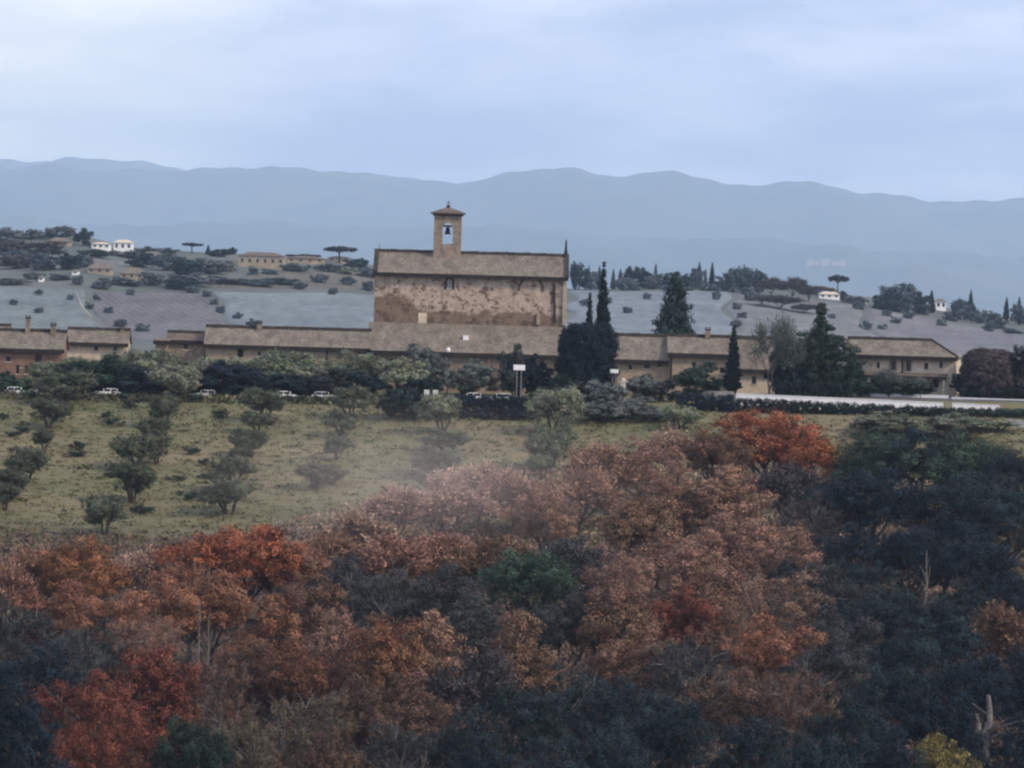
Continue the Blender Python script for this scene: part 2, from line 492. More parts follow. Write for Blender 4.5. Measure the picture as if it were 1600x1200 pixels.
# ------------------------------------------------------------------ foliage
def leaves_mesh(name, seed, lobes, per_m2=1.0, leaf_n=22, size=(.28, .55), clump_r=.75, tint_spread=.35, hue=.12, shell=(.55, 1.0), out=.7, stretch=1.0, droop=0.0):
    """leaf-sized faces gathered in clumps through the shell of each lobe"""
    g = np.random.default_rng(seed)
    L = np.array(lobes, float)
    C, T = [], []
    O = []
    for ic, c in enumerate(L):
        area = 4 * math.pi * ((c[3] * c[4]) ** 1.6 / 3 + (c[3] * c[5]) ** 1.6 / 3 + (c[4] * c[5]) ** 1.6 / 3) ** (1 / 1.6)
        k = max(4, int(area * per_m2))
        d = g.normal(size=(k, 3)); d /= np.linalg.norm(d, axis=1)[:, None]
        u = g.uniform(shell[0], shell[1], k) ** .8
        p = c[:3] + d * u[:, None] * c[3:6]
        keep = np.ones(k, bool)
        for ie, e in enumerate(L):
            if ie == ic: continue
            keep &= (((p - e[:3]) / (e[3:6] * .6)) ** 2).sum(1) > 1
        C.append(p[keep]); O.append((d / c[3:6])[keep])
    C = np.concatenate(C); O = np.concatenate(O)
    O /= np.linalg.norm(O, axis=1)[:, None]
    nC = len(C)
    ct = 1 + g.normal(0, tint_spread, nC).clip(-.65, .9)
    ch = g.normal(0, hue, (nC, 3))
    cr = clump_r * g.uniform(.6, 1.3, nC)
    n = nC * leaf_n
    ci = np.repeat(np.arange(nC), leaf_n)
    off = g.normal(size=(n, 3)); off /= np.linalg.norm(off, axis=1)[:, None]
    off *= (g.uniform(0.1, 1, n) ** .5 * cr[ci])[:, None]
    off[:, 2] *= .8
    P = C[ci] + off
    nrm = O[ci] * out + off / cr[ci][:, None] * .75 + g.normal(0, .38, (n, 3)) + np.array([0, 0, .2])
    nrm /= np.linalg.norm(nrm, axis=1)[:, None]
    a = g.normal(size=(n, 3)); a[:, 2] -= droop * 2
    t = a - (a * nrm).sum(1)[:, None] * nrm; t /= np.linalg.norm(t, axis=1)[:, None]
    b = np.cross(nrm, t)
    s = g.uniform(size[0], size[1], n)
    w = s * g.uniform(.45, .8, n) / stretch
    s = s * stretch
    k1, k2 = g.uniform(-.25, .25, n), g.uniform(-.25, .25, n)
    V = np.empty((n, 4, 3))
    V[:, 0] = P - t * (s / 2)[:, None] + b * (w * k1)[:, None]
    V[:, 1] = P + b * (w / 2)[:, None] + t * (s * k2 * .5)[:, None]
    V[:, 2] = P + t * (s / 2)[:, None] - b * (w * k1)[:, None] + nrm * (s * .12)[:, None]
    V[:, 3] = P - b * (w / 2)[:, None] - t * (s * k2 * .5)[:, None]
    lt = (ct[ci] * g.uniform(.78, 1.22, n))[:, None] * (1 + ch[ci] + g.normal(0, .05, (n, 3)))
    lt = lt.clip(.12, 2.4)
    return quad_mesh(name, V.reshape(-1, 3), np.arange(n * 4).reshape(n, 4), np.repeat(lt, 4, 0))

def limb(mb, p0, p1, r0, r1, rnd, seg=3, wob=.08, n=6):
    p0, p1 = Vector(p0), Vector(p1)
    L = (p1 - p0).length
    prev = p0
    for k in range(1, seg + 1):
        t = k / seg
        q = p0.lerp(p1, t)
        if k < seg: q = q + Vector((rnd.uniform(-1, 1), rnd.uniform(-1, 1), rnd.uniform(-.4, .8))) * wob * L
        mb.tube(prev, q, r0 + (r1 - r0) * (k - 1) / seg, r0 + (r1 - r0) * t, n)
        prev = q

PROTO = {}
class Kind:
    def __init__(s, crown, trunk, w, h, trunk_mat='bark'):
        s.crown, s.trunk, s.w, s.h = crown, trunk, w, h
        if crown is not None:
            co = np.empty(len(crown.vertices) * 3, np.float32); crown.vertices.foreach_get('co', co); co = co.reshape(-1, 3)
            s.w = 2 * np.percentile(np.abs(co[:, :2]), 98.5); s.h = np.percentile(co[:, 2], 99.8)
        for me, mm in ((crown, M['leaf']), (trunk, M[trunk_mat])):
            if me is not None: me.materials.append(mm)

def broadleaf(seed, H=12.0, W=11.0, nt=24, base=.32, leaf=(.09, .33), lobe=.125, sparse=1.0, shape='round', leaf_n=56, trunk_mat='bark', clump=.72, low=False):
    rnd = random.Random(seed)
    mb = MB()
    tr = H * .026
    top = Vector((rnd.uniform(-.4, .4), rnd.uniform(-.4, .4), H * base))
    limb(mb, (0, 0, -.8), top, tr * 1.25, tr * .85, rnd, 3, .03, 8)
    prim = []
    np_ = rnd.randint(4, 6)
    for k in range(np_):
        a = 2 * math.pi * (k + rnd.uniform(-.3, .3)) / np_
        e = top + Vector((math.cos(a) * W * rnd.uniform(.14, .24), math.sin(a) * W * rnd.uniform(.14, .24), H * rnd.uniform(.12, .3)))
        limb(mb, top, e, tr * .6, tr * .38, rnd, 3, .08, 6)
        prim.append(e)
    e = top + Vector((rnd.uniform(-.5, .5), rnd.uniform(-.5, .5), H * .34)); limb(mb, top, e, tr * .7, tr * .35, rnd, 3, .06, 6); prim.append(e)
    cz, rz = H * (base * .55 + .54), H * (1 - base * .9) * .42
    if low: cz, rz = H * .47, H * .46
    lobes = []
    tries = 0
    while len(lobes) < nt and tries < 900:
        tries += 1
        d = Vector((rnd.gauss(0, 1), rnd.gauss(0, 1), rnd.gauss(.15, 1))).normalized()
        u = rnd.uniform(.45, .86)
        wob = 1 + .16 * math.sin(3 * math.atan2(d.y, d.x) + seed) + rnd.uniform(-.12, .1)
        p = Vector((d.x * W * .5 * u * wob, d.y * W * .5 * u * wob, cz + d.z * rz * u * wob))
        if shape == 'tall': p.x *= 1 - .5 * max(0, d.z); p.y *= 1 - .5 * max(0, d.z)
        r = H * lobe * rnd.uniform(.72, 1.3)
        if any((p - Vector(q[:3])).length < (r + q[3]) * .52 for q in lobes): continue
        lobes.append((p.x, p.y, p.z, r, r, r * rnd.uniform(.7, .95)))
        s = min(prim, key=lambda e: (e - p).length)
        limb(mb, s, p, tr * .3, tr * .08, rnd, 3, .1, 5)
        for _ in range(5):
            q = p + (Vector((rnd.uniform(-1, 1), rnd.uniform(-1, 1), rnd.uniform(-.2, 1))) + Vector((d.x, d.y, d.z)) * .6) * r * rnd.uniform(.8, 1.15)
            limb(mb, p, q, tr * .1, tr * .03, rnd, 2, .1, 4)
    cm = leaves_mesh('crown', seed, lobes, .62 * sparse, leaf_n, leaf, clump, .27, .05)
    return Kind(cm, mb.mesh('trunk'), W, H, trunk_mat)

def twiggy(seed, H=9.0, W=8.0, dens=1.0, leafy=.5, trunk_mat='bark', twig_w=(.05, .11)):
    """half-bare tree: a fine mist of twigs with few leaves"""
    rnd = random.Random(seed); g = np.random.default_rng(seed)
    mb = MB(); tips = []
    def grow(p, d, L, r, lev):
        e = p + d * L
        limb(mb, p, e, r, r * .6, rnd, 3, .06, 6 if lev < 2 else 4)
        if lev >= 4:
            tips.append((e, d)); return
        if lev >= 2: tips.append((e, d))
        for k in range(3 if lev < 3 else 3):
            a = rnd.uniform(0, 2 * math.pi); sp = rnd.uniform(.35, .85)
            q = d.to_track_quat('Z', 'Y') @ Vector((math.cos(a) * sp, math.sin(a) * sp, 1)).normalized()
            q = (q + Vector((0, 0, .12))).normalized()
            grow(e, q, L * rnd.uniform(.62, .86), r * .58, lev + 1)
    for k in range(2):
        a = rnd.uniform(0, 6.28)
        grow(Vector((0, 0, -.5)), Vector((math.cos(a) * .16, math.sin(a) * .16, 1)).normalized(), H * .27, H * .018, 0)
    P = np.array([t[0] for t in tips]); D = np.array([t[1] for t in tips])
    c = P.mean(0); ext = np.abs(P - c).max(0)
    n_tw = int(20 * dens)
    ci = np.repeat(np.arange(len(P)), n_tw); n = len(ci)
    d = D[ci] + g.normal(0, .6, (n, 3)); d[:, 2] += .2; d /= np.linalg.norm(d, axis=1)[:, None]
    L = g.uniform(.5, 1.35, n) * H / 10; w = g.uniform(twig_w[0], twig_w[1], n)
    st = P[ci] + g.normal(0, .35, (n, 3)) * H / 10
    side = np.cross(d, g.normal(size=(n, 3))); side /= np.linalg.norm(side, axis=1)[:, None]
    V = np.empty((n, 4, 3))
    V[:, 0] = st - side * (w / 2)[:, None]; V[:, 1] = st + side * (w / 2)[:, None]
    V[:, 2] = st + d * L[:, None] + side * (w / 4)[:, None]; V[:, 3] = st + d * L[:, None] - side * (w / 4)[:, None]
    nl = int(n * leafy)
    V2 = np.empty((nl, 4, 3))
    j = g.integers(0, n, nl)
    pos = st[j] + d[j] * (L[j] * g.uniform(.3, 1.1, nl))[:, None]
    t = g.normal(size=(nl, 3)); t /= np.linalg.norm(t, axis=1)[:, None]
    b = np.cross(t, g.normal(size=(nl, 3))); b /= np.linalg.norm(b, axis=1)[:, None]
    s = g.uniform(.14, .34, nl)[:, None]
    V2[:, 0] = pos - t * s * .6; V2[:, 1] = pos + b * s * .4; V2[:, 2] = pos + t * s * .6; V2[:, 3] = pos - b * s * .4
    V = np.concatenate([V, V2]).reshape(-1, 3)
    tb = 1 + g.normal(0, .3, len(P)).clip(-.6, .8)
    lt = np.concatenate([tb[ci], tb[ci][j] * 1.15])[:, None] * (1 + g.normal(0, .05, (n + nl, 3)))
    me = quad_mesh('crown', V, np.arange(len(V)).reshape(-1, 4), np.repeat(lt.clip(.15, 2.2), 4, 0))
    co = V
    zmax = co[:, 2].max(); wd = np.percentile(np.abs(co[:, :2] - c[:2]), 97) * 2
    return Kind(me, mb.mesh('trunk'), wd, zmax, trunk_mat)

def cypress(seed, H=12.0, W=2.2):
    rnd = random.Random(seed)
    lobes = []
    for k in range(44):
        t = k / 43
        r = W * .5 * (1.05 * (1 - t) ** .75 * min(1, (t + .04) * 9) + 0.02)
        a = rnd.uniform(0, 6.28)
        lobes.append((math.cos(a) * r * .12, math.sin(a) * r * .12, .05 * H + t * H * .94, r * .9 + .02, r * .9 + .02, H * .03))
    mb = MB(); limb(mb, (0, 0, -.5), (0, 0, H * .5), W * .1, W * .05, rnd, 3, .01)
    return Kind(leaves_mesh('crown', seed, lobes, 9, 16, (.13, .3), .2, .25, .06, stretch=1.35, droop=-1, shell=(.3, 1)), mb.mesh('trunk'), W, H)

def conifer(seed, H=10.0, W=9.0, gap=.25, tiers=17):
    """broad pyramid of drooping tiers"""
    rnd = random.Random(seed); mb = MB(); lobes = []
    limb(mb, (0, 0, -.6), (0, 0, H * .97), H * .025, .04, rnd, 4, .01)
    for i in range(tiers):
        t = i / (tiers - 1)
        r = W * .5 * (1 - t) ** .75 + .2
        nb = max(4, int(14 * (1 - t) + 3))
        for k in range(nb):
            a = 2 * math.pi * (k + rnd.uniform(-.35, .35)) / nb + i
            rr = r * rnd.uniform(.72, 1.12)
            z = H * (.06 + .9 * t)
            e = Vector((math.cos(a) * rr, math.sin(a) * rr, z - rr * .1 + rnd.uniform(-.2, .2)))
            mb.tube((0, 0, z), e, .08 * (1 - t) + .02, .02, 4)
            for f in (.45, .75, .95):
                lobes.append((e.x * f, e.y * f, z + (e.z - z) * f, rnd.uniform(.8, 1.2) * (.3 * r * .6 + .2), .3 * r * .6 + .2, .3 + .08 * r))
    return Kind(leaves_mesh('crown', seed, lobes, .8, 14, (.18, .4), .42, .25, .06, stretch=1.25), mb.mesh('trunk'), W, H)

def cedar(seed, H=13.0, W=12.0):
    """irregular dark cedar with a spire and long level boughs"""
    rnd = random.Random(seed); mb = MB(); lobes = []
    limb(mb, (0, 0, -.6), (0, 0, H * .98), H * .03, .05, rnd, 4, .01)
    for i in range(16):
        t = i / 15
        r = W * .5 * (np.interp(t, [0, .25, .55, .66, .8, 1], [.9, 1.0, .78, .42, .17, .05]))
        nb = 10 if t < .66 else 4
        for k in range(nb):
            a = 2 * math.pi * (k + rnd.uniform(-.4, .4)) / nb + i * .7
            rr = r * rnd.uniform(.55, 1.15)
            z = H * (.05 + .93 * t) + rnd.uniform(-.4, .4)
            e = Vector((math.cos(a) * rr, math.sin(a) * rr, z + rr * .13))
            mb.tube((0, 0, z), e, .1 * (1 - t) + .02, .02, 4)
            for f in (.4, .65, .85, 1.0):
                s = .2 * r * .6 + .28
                lobes.append((e.x * f, e.y * f, z + (e.z - z) * f + .1, s, s, .4 + .1 * s))
    for k in range(6):
        lobes.append((0, 0, H * (.72 + .05 * k), .5 - .06 * k, .5 - .06 * k, .4))
    return Kind(leaves_mesh('crown', seed, lobes, .8, 16, (.18, .4), .45, .25, .06), mb.mesh('trunk'), W, H)

def umbrella_pine(seed, H=10.0, W=12.0):
    rnd = random.Random(seed); mb = MB(); lobes = []
    limb(mb, (0, 0, -.6), (.3, 0, H * .6), .4, .28, rnd, 3, .02)
    for k in range(16):
        a = rnd.uniform(0, 6.28); u = math.sqrt(rnd.uniform(0, 1)) * .8
        p = (math.cos(a) * W * .5 * u, math.sin(a) * W * .5 * u, H * .84 - u * u * H * .12 + rnd.uniform(-.2, .3))
        mb.tube((.3, 0, H * .6), p, .16, .05, 5)
        lobes.append((*p, 1.7, 1.7, .95))
    return Kind(leaves_mesh('crown', seed, lobes, .7, 14, (.4, .8), .7, .2, .05), mb.mesh('trunk'), W, H)

def olive(seed, H=4.2, W=5.0):
    rnd = random.Random(seed); mb = MB(); lobes = []
    for k in range(3):
        a = k * 2.1 + rnd.uniform(-.4, .4)
        p = Vector((math.cos(a) * W * .17, math.sin(a) * W * .17, H * .45))
        limb(mb, (math.cos(a) * .1, math.sin(a) * .1, -.3), p, .17, .1, rnd, 3, .07, 6)
        for j in range(4):
            b = a + rnd.uniform(-1.1, 1.1)
            q = Vector((math.cos(b) * W * rnd.uniform(.14, .38), math.sin(b) * W * rnd.uniform(.14, .38), H * rnd.uniform(.42, .84)))
            limb(mb, p, q, .08, .03, rnd, 2, .1, 5)
            r = H * rnd.uniform(.16, .24)
            lobes.append((q.x, q.y, q.z, r * 1.15, r * 1.1, r * .85))
    return Kind(leaves_mesh('crown', seed, lobes, 2.6, 24, (.12, .27), .4, .28, .06, stretch=1.2), mb.mesh('trunk'), W, H)

def shrub(seed, H=2.2, W=3.2):
    rnd = random.Random(seed); mb = MB(); lobes = []
    for k in range(9):
        a = rnd.uniform(0, 6.28); u = rnd.uniform(.1, .36)
        q = (math.cos(a) * W * u, math.sin(a) * W * u, H * rnd.uniform(.3, .72))
        mb.tube((0, 0, -.2), q, .05, .02, 4)
        r = H * .26
        lobes.append((*q, r * 1.2, r * 1.2, r))
    return Kind(leaves_mesh('crown', seed, lobes, 1.5, 18, (.14, .3), .4, .28, .08), mb.mesh('trunk'), W, H)

def snag(seed, H=10, W=4):
    rnd = random.Random(seed); mb = MB()
    limb(mb, (0, 0, -.5), (.2, 0, H * .62), .24, .17, rnd, 5, .02, 8)
    limb(mb, (.2, 0, H * .62), (.1, .1, H), .17, .09, rnd, 4, .04, 7)
    limb(mb, (.2, 0, H * .6), (.75, -.1, H * .86), .11, .05, rnd, 3, .07, 6)
    limb(mb, (.15, 0, H * .42), (-.9, .2, H * .6), .07, .025, rnd, 3, .09, 6)
    for k in range(9):
        z = H * rnd.uniform(.3, .85); a = rnd.choice((0, 3.1)) + rnd.uniform(-.6, .6)
        limb(mb, (0.05, 0, z), (math.cos(a) * rnd.uniform(.8, 2), math.sin(a) * 1.2, z + rnd.uniform(.3, 1.4)), .05, .015, rnd, 3, .08, 5)
    return Kind(None, mb.mesh('trunk'), W, H, 'pale_bark')

PROTO['oak'] = [broadleaf(s, nt=n_, base=.2, sparse=sp_) for s, n_, sp_ in ((11, 32, 1.15), (12, 27, .9), (13, 30, 1.0), (14, 25, 1.1), (15, 34, .8))]
PROTO['far'] = [broadleaf(s, H=8, W=10, nt=22, base=.05, lobe=.16, leaf=(.5, 1.0), sparse=.7, leaf_n=14, clump=.9, low=True) for s in (141, 142, 143, 144)]
PROTO['tall'] = [broadleaf(s, H=13, W=9.0, nt=34, base=.2, shape='tall', lobe=.11) for s in (21, 22, 23)]
PROTO['thin'] = [broadleaf(s, H=12, W=10.5, nt=28, base=.22, lobe=.12, sparse=.9, leaf=(.09, .28), leaf_n=44, trunk_mat='pale_bark', clump=.62) for s in (31, 32, 33)]
PROTO['twig'] = [twiggy(s, 9, 8, 1.0, .9) for s in (41, 42, 43)]
PROTO['bare'] = [twiggy(s, 9, 8, .5, .05, 'pale_bark', (.04, .08)) for s in (51, 52)]
PROTO['olive'] = [olive(s) for s in (61, 62, 63, 64)]
PROTO['cypress'] = [cypress(s) for s in (71, 72)]
PROTO['conifer'] = [conifer(81)]
PROTO['cedar'] = [cedar(82)]
PROTO['pine'] = [umbrella_pine(s) for s in (91, 92)]
PROTO['shrub'] = [shrub(s) for s in (101, 102, 103)]
def dome_oak(seed, H=10, W=9):
    rnd = random.Random(seed); mb = MB(); limb(mb, (0, 0, -.5), (0, 0, H * .5), .35, .2, rnd, 3, .02)
    L = [(0, 0, H * .47, W * .44, W * .44, H * .47)]
    for k in range(7): L.append((W * .24 * math.cos(k * .9), W * .24 * math.sin(k * .9), H * .7, W * .25, W * .25, H * .27))
    for k in range(42):
        d = Vector((rnd.gauss(0, 1), rnd.gauss(0, 1), rnd.gauss(.1, 1))).normalized()
        L.append((d.x * W * .41, d.y * W * .41, H * .47 + d.z * H * .44, 1.0, 1.0, .85))
    return Kind(leaves_mesh('crown', seed, L, 3.4, 26, (.16, .36), .5, .22, .05, shell=(.7, 1.0)), mb.mesh('trunk'), W, H)
PROTO['dome'] = [dome_oak(111)]
PROTO['bush'] = [broadleaf(s, H=6, W=7, nt=26, base=.08, lobe=.15, leaf=(.18, .36), sparse=1.8, clump=.5, low=True) for s in (121, 122, 123)]
PROTO['snag'] = [snag(131)]
NAME = {'oak': 'oak_tree', 'far': 'distant_tree', 'tall': 'woodland_tree', 'thin': 'thin_tree', 'twig': 'leafless_tree', 'bare': 'bare_tree', 'olive': 'olive_tree', 'cypress': 'cypress_tree',
        'conifer': 'conifer_tree', 'cedar': 'cedar_tree', 'pine': 'umbrella_pine', 'shrub': 'shrub', 'dome': 'holm_oak', 'bush': 'bush', 'snag': 'dead_tree'}

rng = random.Random(7)
def plant(kind, p, w, h, color, label=None, cat='tree', group=None, lean=0.0, var=None):
    v = PROTO[kind]
    k = v[rng.randrange(len(v)) if var is None else var % len(v)]
    o = empty(NAME[kind], p, label, cat, group, rng.uniform(0, 6.283))
    o.scale = (w / k.w, w / k.w, h / k.h)
    if k.crown is not None:
        c = bpy.data.objects.new('crown', k.crown); col.objects.link(c); c.parent = o
        j = rng.uniform(.88, 1.12)
        c.color = (color[0] * j, color[1] * j * rng.uniform(.96, 1.04), color[2] * j, 1)
    t = bpy.data.objects.new('trunk', k.trunk); col.objects.link(t); t.parent = o
    return o

ORD = ['first', 'second', 'third', 'fourth', 'fifth', 'sixth', 'seventh', 'eighth', 'ninth', 'tenth', 'eleventh', 'twelfth', 'thirteenth', 'fourteenth',
       'fifteenth', 'sixteenth', 'seventeenth', 'eighteenth', 'nineteenth', 'twentieth']
for _t, _u in (('twenty', 'thirtieth'), ('thirty', 'fortieth'), ('forty', 'fiftieth'), ('fifty', 'sixtieth')):
    ORD += [_t + '-' + x for x in ORD[:9]] + [_u]
def ordinal_labels(items, where):
    """items: (px, object, phrase); told apart by order from the left among the same phrase"""
    by = {}
    for px, o, ph in items: by.setdefault(ph, []).append((px, o))
    for ph, L in by.items():
        L.sort(key=lambda t: t[0])
        for i, (px, o) in enumerate(L):
            if len(L) == 1: o['label'] = f'{ph}, the only one of its look {where}'
            elif i == 0: o['label'] = f'{ph}, leftmost of its look {where}'
            elif i == len(L) - 1: o['label'] = f'{ph}, rightmost of its look {where}'
            else: o['label'] = f'{ph}, {ORD[i]} of its look from left {where}'

# ------------------------------------------------------------------ buildings
def wall_mb(mb, x0, x1, y, z0, z1, holes, depth=.35):
    """front wall with real openings (holes: x0,x1,z0,z1) and their reveals"""
    xs = sorted({x0, x1, *[h[0] for h in holes], *[h[1] for h in holes]})
    zs = sorted({z0, z1, *[h[2] for h in holes], *[h[3] for h in holes]})
    for i in range(len(xs) - 1):
        for j in range(len(zs) - 1):
            cx, cz = (xs[i] + xs[i + 1]) / 2, (zs[j] + zs[j + 1]) / 2
            if any(h[0] < cx < h[1] and h[2] < cz < h[3] for h in holes): continue
            mb.poly([(xs[i], y, zs[j]), (xs[i + 1], y, zs[j]), (xs[i + 1], y, zs[j + 1]), (xs[i], y, zs[j + 1])])
    for a, b, c, d in holes:
        e = y + depth
        mb.poly([(a, y, c), (a, y, d), (a, e, d), (a, e, c)]); mb.poly([(b, y, d), (b, y, c), (b, e, c), (b, e, d)])
        mb.poly([(a, y, d), (b, y, d), (b, e, d), (a, e, d)]); mb.poly([(b, y, c), (a, y, c), (a, e, c), (b, e, c)])

def slab(mb, a, b, c, d, t):
    """roof slab: top corners a b c d, thickness t downward"""
    dn = Vector((0, 0, -t))
    P = [Vector(p) for p in (a, b, c, d)]
    mb.hexa([P[0] + dn, P[1] + dn, P[2] + dn, P[3] + dn, P[0], P[1], P[2], P[3]])

def opening(root, x0, x1, z0, z1, y=0.0, kind='window', frame='stone', arched=False):
    w = MB().box(x0 + .002, x1 - .002, y + .22, y + .30, z0 + .002, z1 - .002).build(kind, M['dark'] if kind != 'window' else M['glass'], root)
    f = MB(); t = .09
    f.box(x0, x0 + t, y + .12, y + .215, z0, z1).box(x1 - t, x1, y + .12, y + .215, z0, z1)
    f.box(x0 + t, x1 - t, y + .12, y + .215, z1 - t, z1)
    if kind == 'window': f.box((x0 + x1) / 2 - .03, (x0 + x1) / 2 + .03, y + .13, y + .21, z0, z1 - t)
    f.build('frame', M['iron'], w)
    if kind == 'window':
        MB().box(x0 - .12, x1 + .12, y - .1, y - .003, z0 - .14, z0 - .003).build('sill', M['pale_stone'], w)
    return w

def range_house(name, label, pxL, pxR, Y, py_ridge, py_eave, depth, wall='plaster', roof='roof', holes=(), chimneys=(), rz=0.0,
                hipL=0.0, hipR=0.0, base=None, cat='house', group=None, over=.55, ridge=True, gutter=True, shed=False, wall_mat=None):
    """gabled (or hipped, or lean-to) range whose long front faces the valley; sizes come from true distances"""
    pc = (pxL + pxR) / 2
    c = at(pc, py_eave, Y)
    gnd = gzf(c.x, Y) if base is None else base
    W = (pxR - pxL) / FPX * Y
    he = c.z - gnd
    hr = at(pc, py_ridge, Y + (depth if shed else depth / 2)).z - gnd
    root = empty(name, (c.x, Y, gnd), label, cat, group, rz)
    x0, x1 = -W / 2, W / 2
    H = []
    for h in holes:
        px, pt, pb, wp = h[:4]
        q0, q1 = at(px, pb, Y), at(px, pt, Y)
        hx_ = q0.x - c.x; ww = wp / FPX * Y / 2
        H.append((hx_ - ww, hx_ + ww, max(.02, q0.z - gnd), min(he - .25, q1.z - gnd), h[4] if len(h) > 4 else 'window'))
    mb = MB()
    wall_mb(mb, x0, x1, 0, -2.0, he, [h[:4] for h in H])
    mb.poly([(x1, depth, -2), (x0, depth, -2), (x0, depth, he if not shed else hr - .3), (x1, depth, he if not shed else hr - .3)])
    rk = hr - .28
    for x, s in ((x0, -1), (x1, 1)):
        hip = hipL if s < 0 else hipR
        pts = [(x, 0, -2), (x, depth, -2)]
        if shed: pts += [(x, depth, rk), (x, 0, he)]
        elif hip: pts += [(x, depth, he), (x, 0, he)]
        else: pts += [(x, depth, he), (x, depth / 2, rk), (x, 0, he)]
        mb.poly(pts if s > 0 else pts[::-1])
    mb.build('wall', wall_mat or M[wall], root)
    for h in H: opening(root, *h[:4], kind=h[4])
    sl = (hr - he) / (depth if shed else depth / 2)
    ez = he - over * sl + .05
    ox = .35
    r = MB()
    if shed:
        slab(r, (x0 - ox, -over, ez), (x1 + ox, -over, ez), (x1 + ox, depth - .003, hr), (x0 - ox, depth - .003, hr), .2)
    else:
        ym = depth / 2
        a0, a1 = x0 - ox + (hipL + ox if hipL else 0), x1 + ox - (hipR + ox if hipR else 0)
        slab(r, (x0 - ox, -over, ez), (x1 + ox, -over, ez), (a1, ym, hr), (a0, ym, hr), .2)
        slab(r, (x1 + ox, depth + over, ez), (x0 - ox, depth + over, ez), (a0, ym, hr), (a1, ym, hr), .2)
        if hipR: r.hexa([(x1 + ox, -over, ez - .2), (x1 + ox, depth + over, ez - .2), (a1, ym, hr - .2), (a1, ym - .01, hr - .2),
                         (x1 + ox, -over, ez), (x1 + ox, depth + over, ez), (a1, ym, hr), (a1, ym - .01, hr)])
        if hipL: r.hexa([(x0 - ox, depth + over, ez - .2), (x0 - ox, -over, ez - .2), (a0, ym, hr - .2), (a0, ym + .01, hr - .2),
                         (x0 - ox, depth + over, ez), (x0 - ox, -over, ez), (a0, ym, hr), (a0, ym + .01, hr)])
    ro = r.build('roof', M[roof], root)
    if ridge and not shed:
        rm = MB(); n = max(3, int((a1 - a0) / 1.2))
        for i in range(n):
            xa, xb = a0 + (a1 - a0) * i / n, a0 + (a1 - a0) * (i + 1) / n
            dz = rng.uniform(-.03, .05)
            rm.hexa([(xa, ym - .3, hr - .12), (xb - .01, ym - .3, hr - .12), (xb - .01, ym + .3, hr - .12), (xa, ym + .3, hr - .12),
                     (xa, ym - .12, hr + .36 + dz), (xb - .01, ym - .12, hr + .39 + dz), (xb - .01, ym + .12, hr + .39 + dz), (xa, ym + .12, hr + .36 + dz)])
        if hipR: rm.tube((a1, ym, hr + .08), (x1 + ox, -over, ez + .08), .16, .16, 6)
        if hipL: rm.tube((a0, ym, hr + .08), (x0 - ox, -over, ez + .08), .16, .16, 6)
        rm.build('ridge_cap', M['ridge'], ro)
    if gutter:
        MB().box(x0 - ox + .01, x1 + ox - .01, -over - .2, -over - .006, ez - .62, ez - .02).build('gutter', M['gutter'], ro)  # gutter made deep and black to take in the eave shadow
        f = MB().box(x0 - .02, x1 + .02, -over + .12, -.006, he - .55, he - over * sl * .3 - .22)
        f.build('eave_shade_boards', M['gutter'], ro)  # dark strip standing in for the shade under the eave
    for px, pt, wp in chimneys:
        q = at(px, pt, Y + depth / 2)
        x = q.x - c.x; ww = wp / FPX * Y / 2; zt = q.z - gnd
        ym = depth / 2 - .5 if not shed else depth / 2
        ch = MB().box(x - ww, x + ww, ym - ww, ym + ww, hr - 1.6 if not shed else (he + hr) / 2 - .8, zt - .45)
        cho = ch.build('chimney', M['stone'], ro)
        MB().box(x - ww - .1, x + ww + .1, ym - ww - .1, ym + ww + .1, zt - .445, zt - .28).box(x - ww + .05, x - ww + .15, ym - ww, ym + ww, zt - .275, zt - .1).box(x + ww - .15, x + ww - .05, ym - ww, ym + ww, zt - .275, zt - .1).box(x - ww - .05, x + ww + .05, ym - ww - .05, ym + ww + .05, zt - .095, zt).build('chimney_cap', M['ridge'], cho)
    root['dims'] = (W, he, hr)
    return root

def pipe(root, px, pt, pb, Y, w=.1, m='iron'):
    a, b = at(px, pt, Y), at(px, pb, Y)
    o = root.location
    return MB().tube((a.x - o.x, -.16, a.z - o.z), (b.x - o.x, -.16, b.z - o.z), w, w, 8).build('downpipe', M[m], root)

# --- the church
YC, DC = 830.0, 12.0
church = range_house('church', 'tall stone church with weathered plaster flank and small bell tower on its ridge', 586, 885, YC, 396, 426, DC,
                     wall_mat=M['church'], roof='roof', cat='church', holes=[(702, 434, 451, 8)], over=.7)
del church['dims']
cb = church.location
def loc(px, py, Y): return at(px, py, Y) - cb
# arched surround of the flank window
def arch_ring(mb, cx, y0, y1, z0, zs, w, t, n=10):
    mb.box(cx - w - t, cx - w, y0, y1, z0, zs).box(cx + w, cx + w + t, y0, y1, z0, zs)
    for k in range(n):
        a0, a1 = math.pi * k / n, math.pi * (k + 1) / n
        def P(r, a, y): return (cx + r * math.cos(a), y, zs + r * math.sin(a))
        mb.hexa([P(w, a0, y0), P(w + t, a0, y0), P(w + t, a0, y1), P(w, a0, y1), P(w, a1, y0), P(w + t, a1, y0), P(w + t, a1, y1), P(w, a1, y1)])
q0, q1 = loc(702, 452, YC), loc(702, 440, YC)
s_ = MB(); arch_ring(s_, q0.x, -.12, -.004, q0.z, q1.z, .48, .32); s_.build('window_surround', M['ridge'], church)
for ch in church.children:
    if ch.name.startswith('window') and 'surround' not in ch.name: ch.data.materials.clear(); ch.data.materials.append(M['pale_stone'])
s_ = MB(); q0, q1 = loc(829, 470, YC), loc(829, 452, YC)
arch_ring(s_, q0.x, -.16, -.004, q1.z - .3, q1.z, 1.75, .42); s_.build('blind_arch', mottled('dark_stone', (.075, .055, .043), (.15, .11, .085), .8, 3), church)
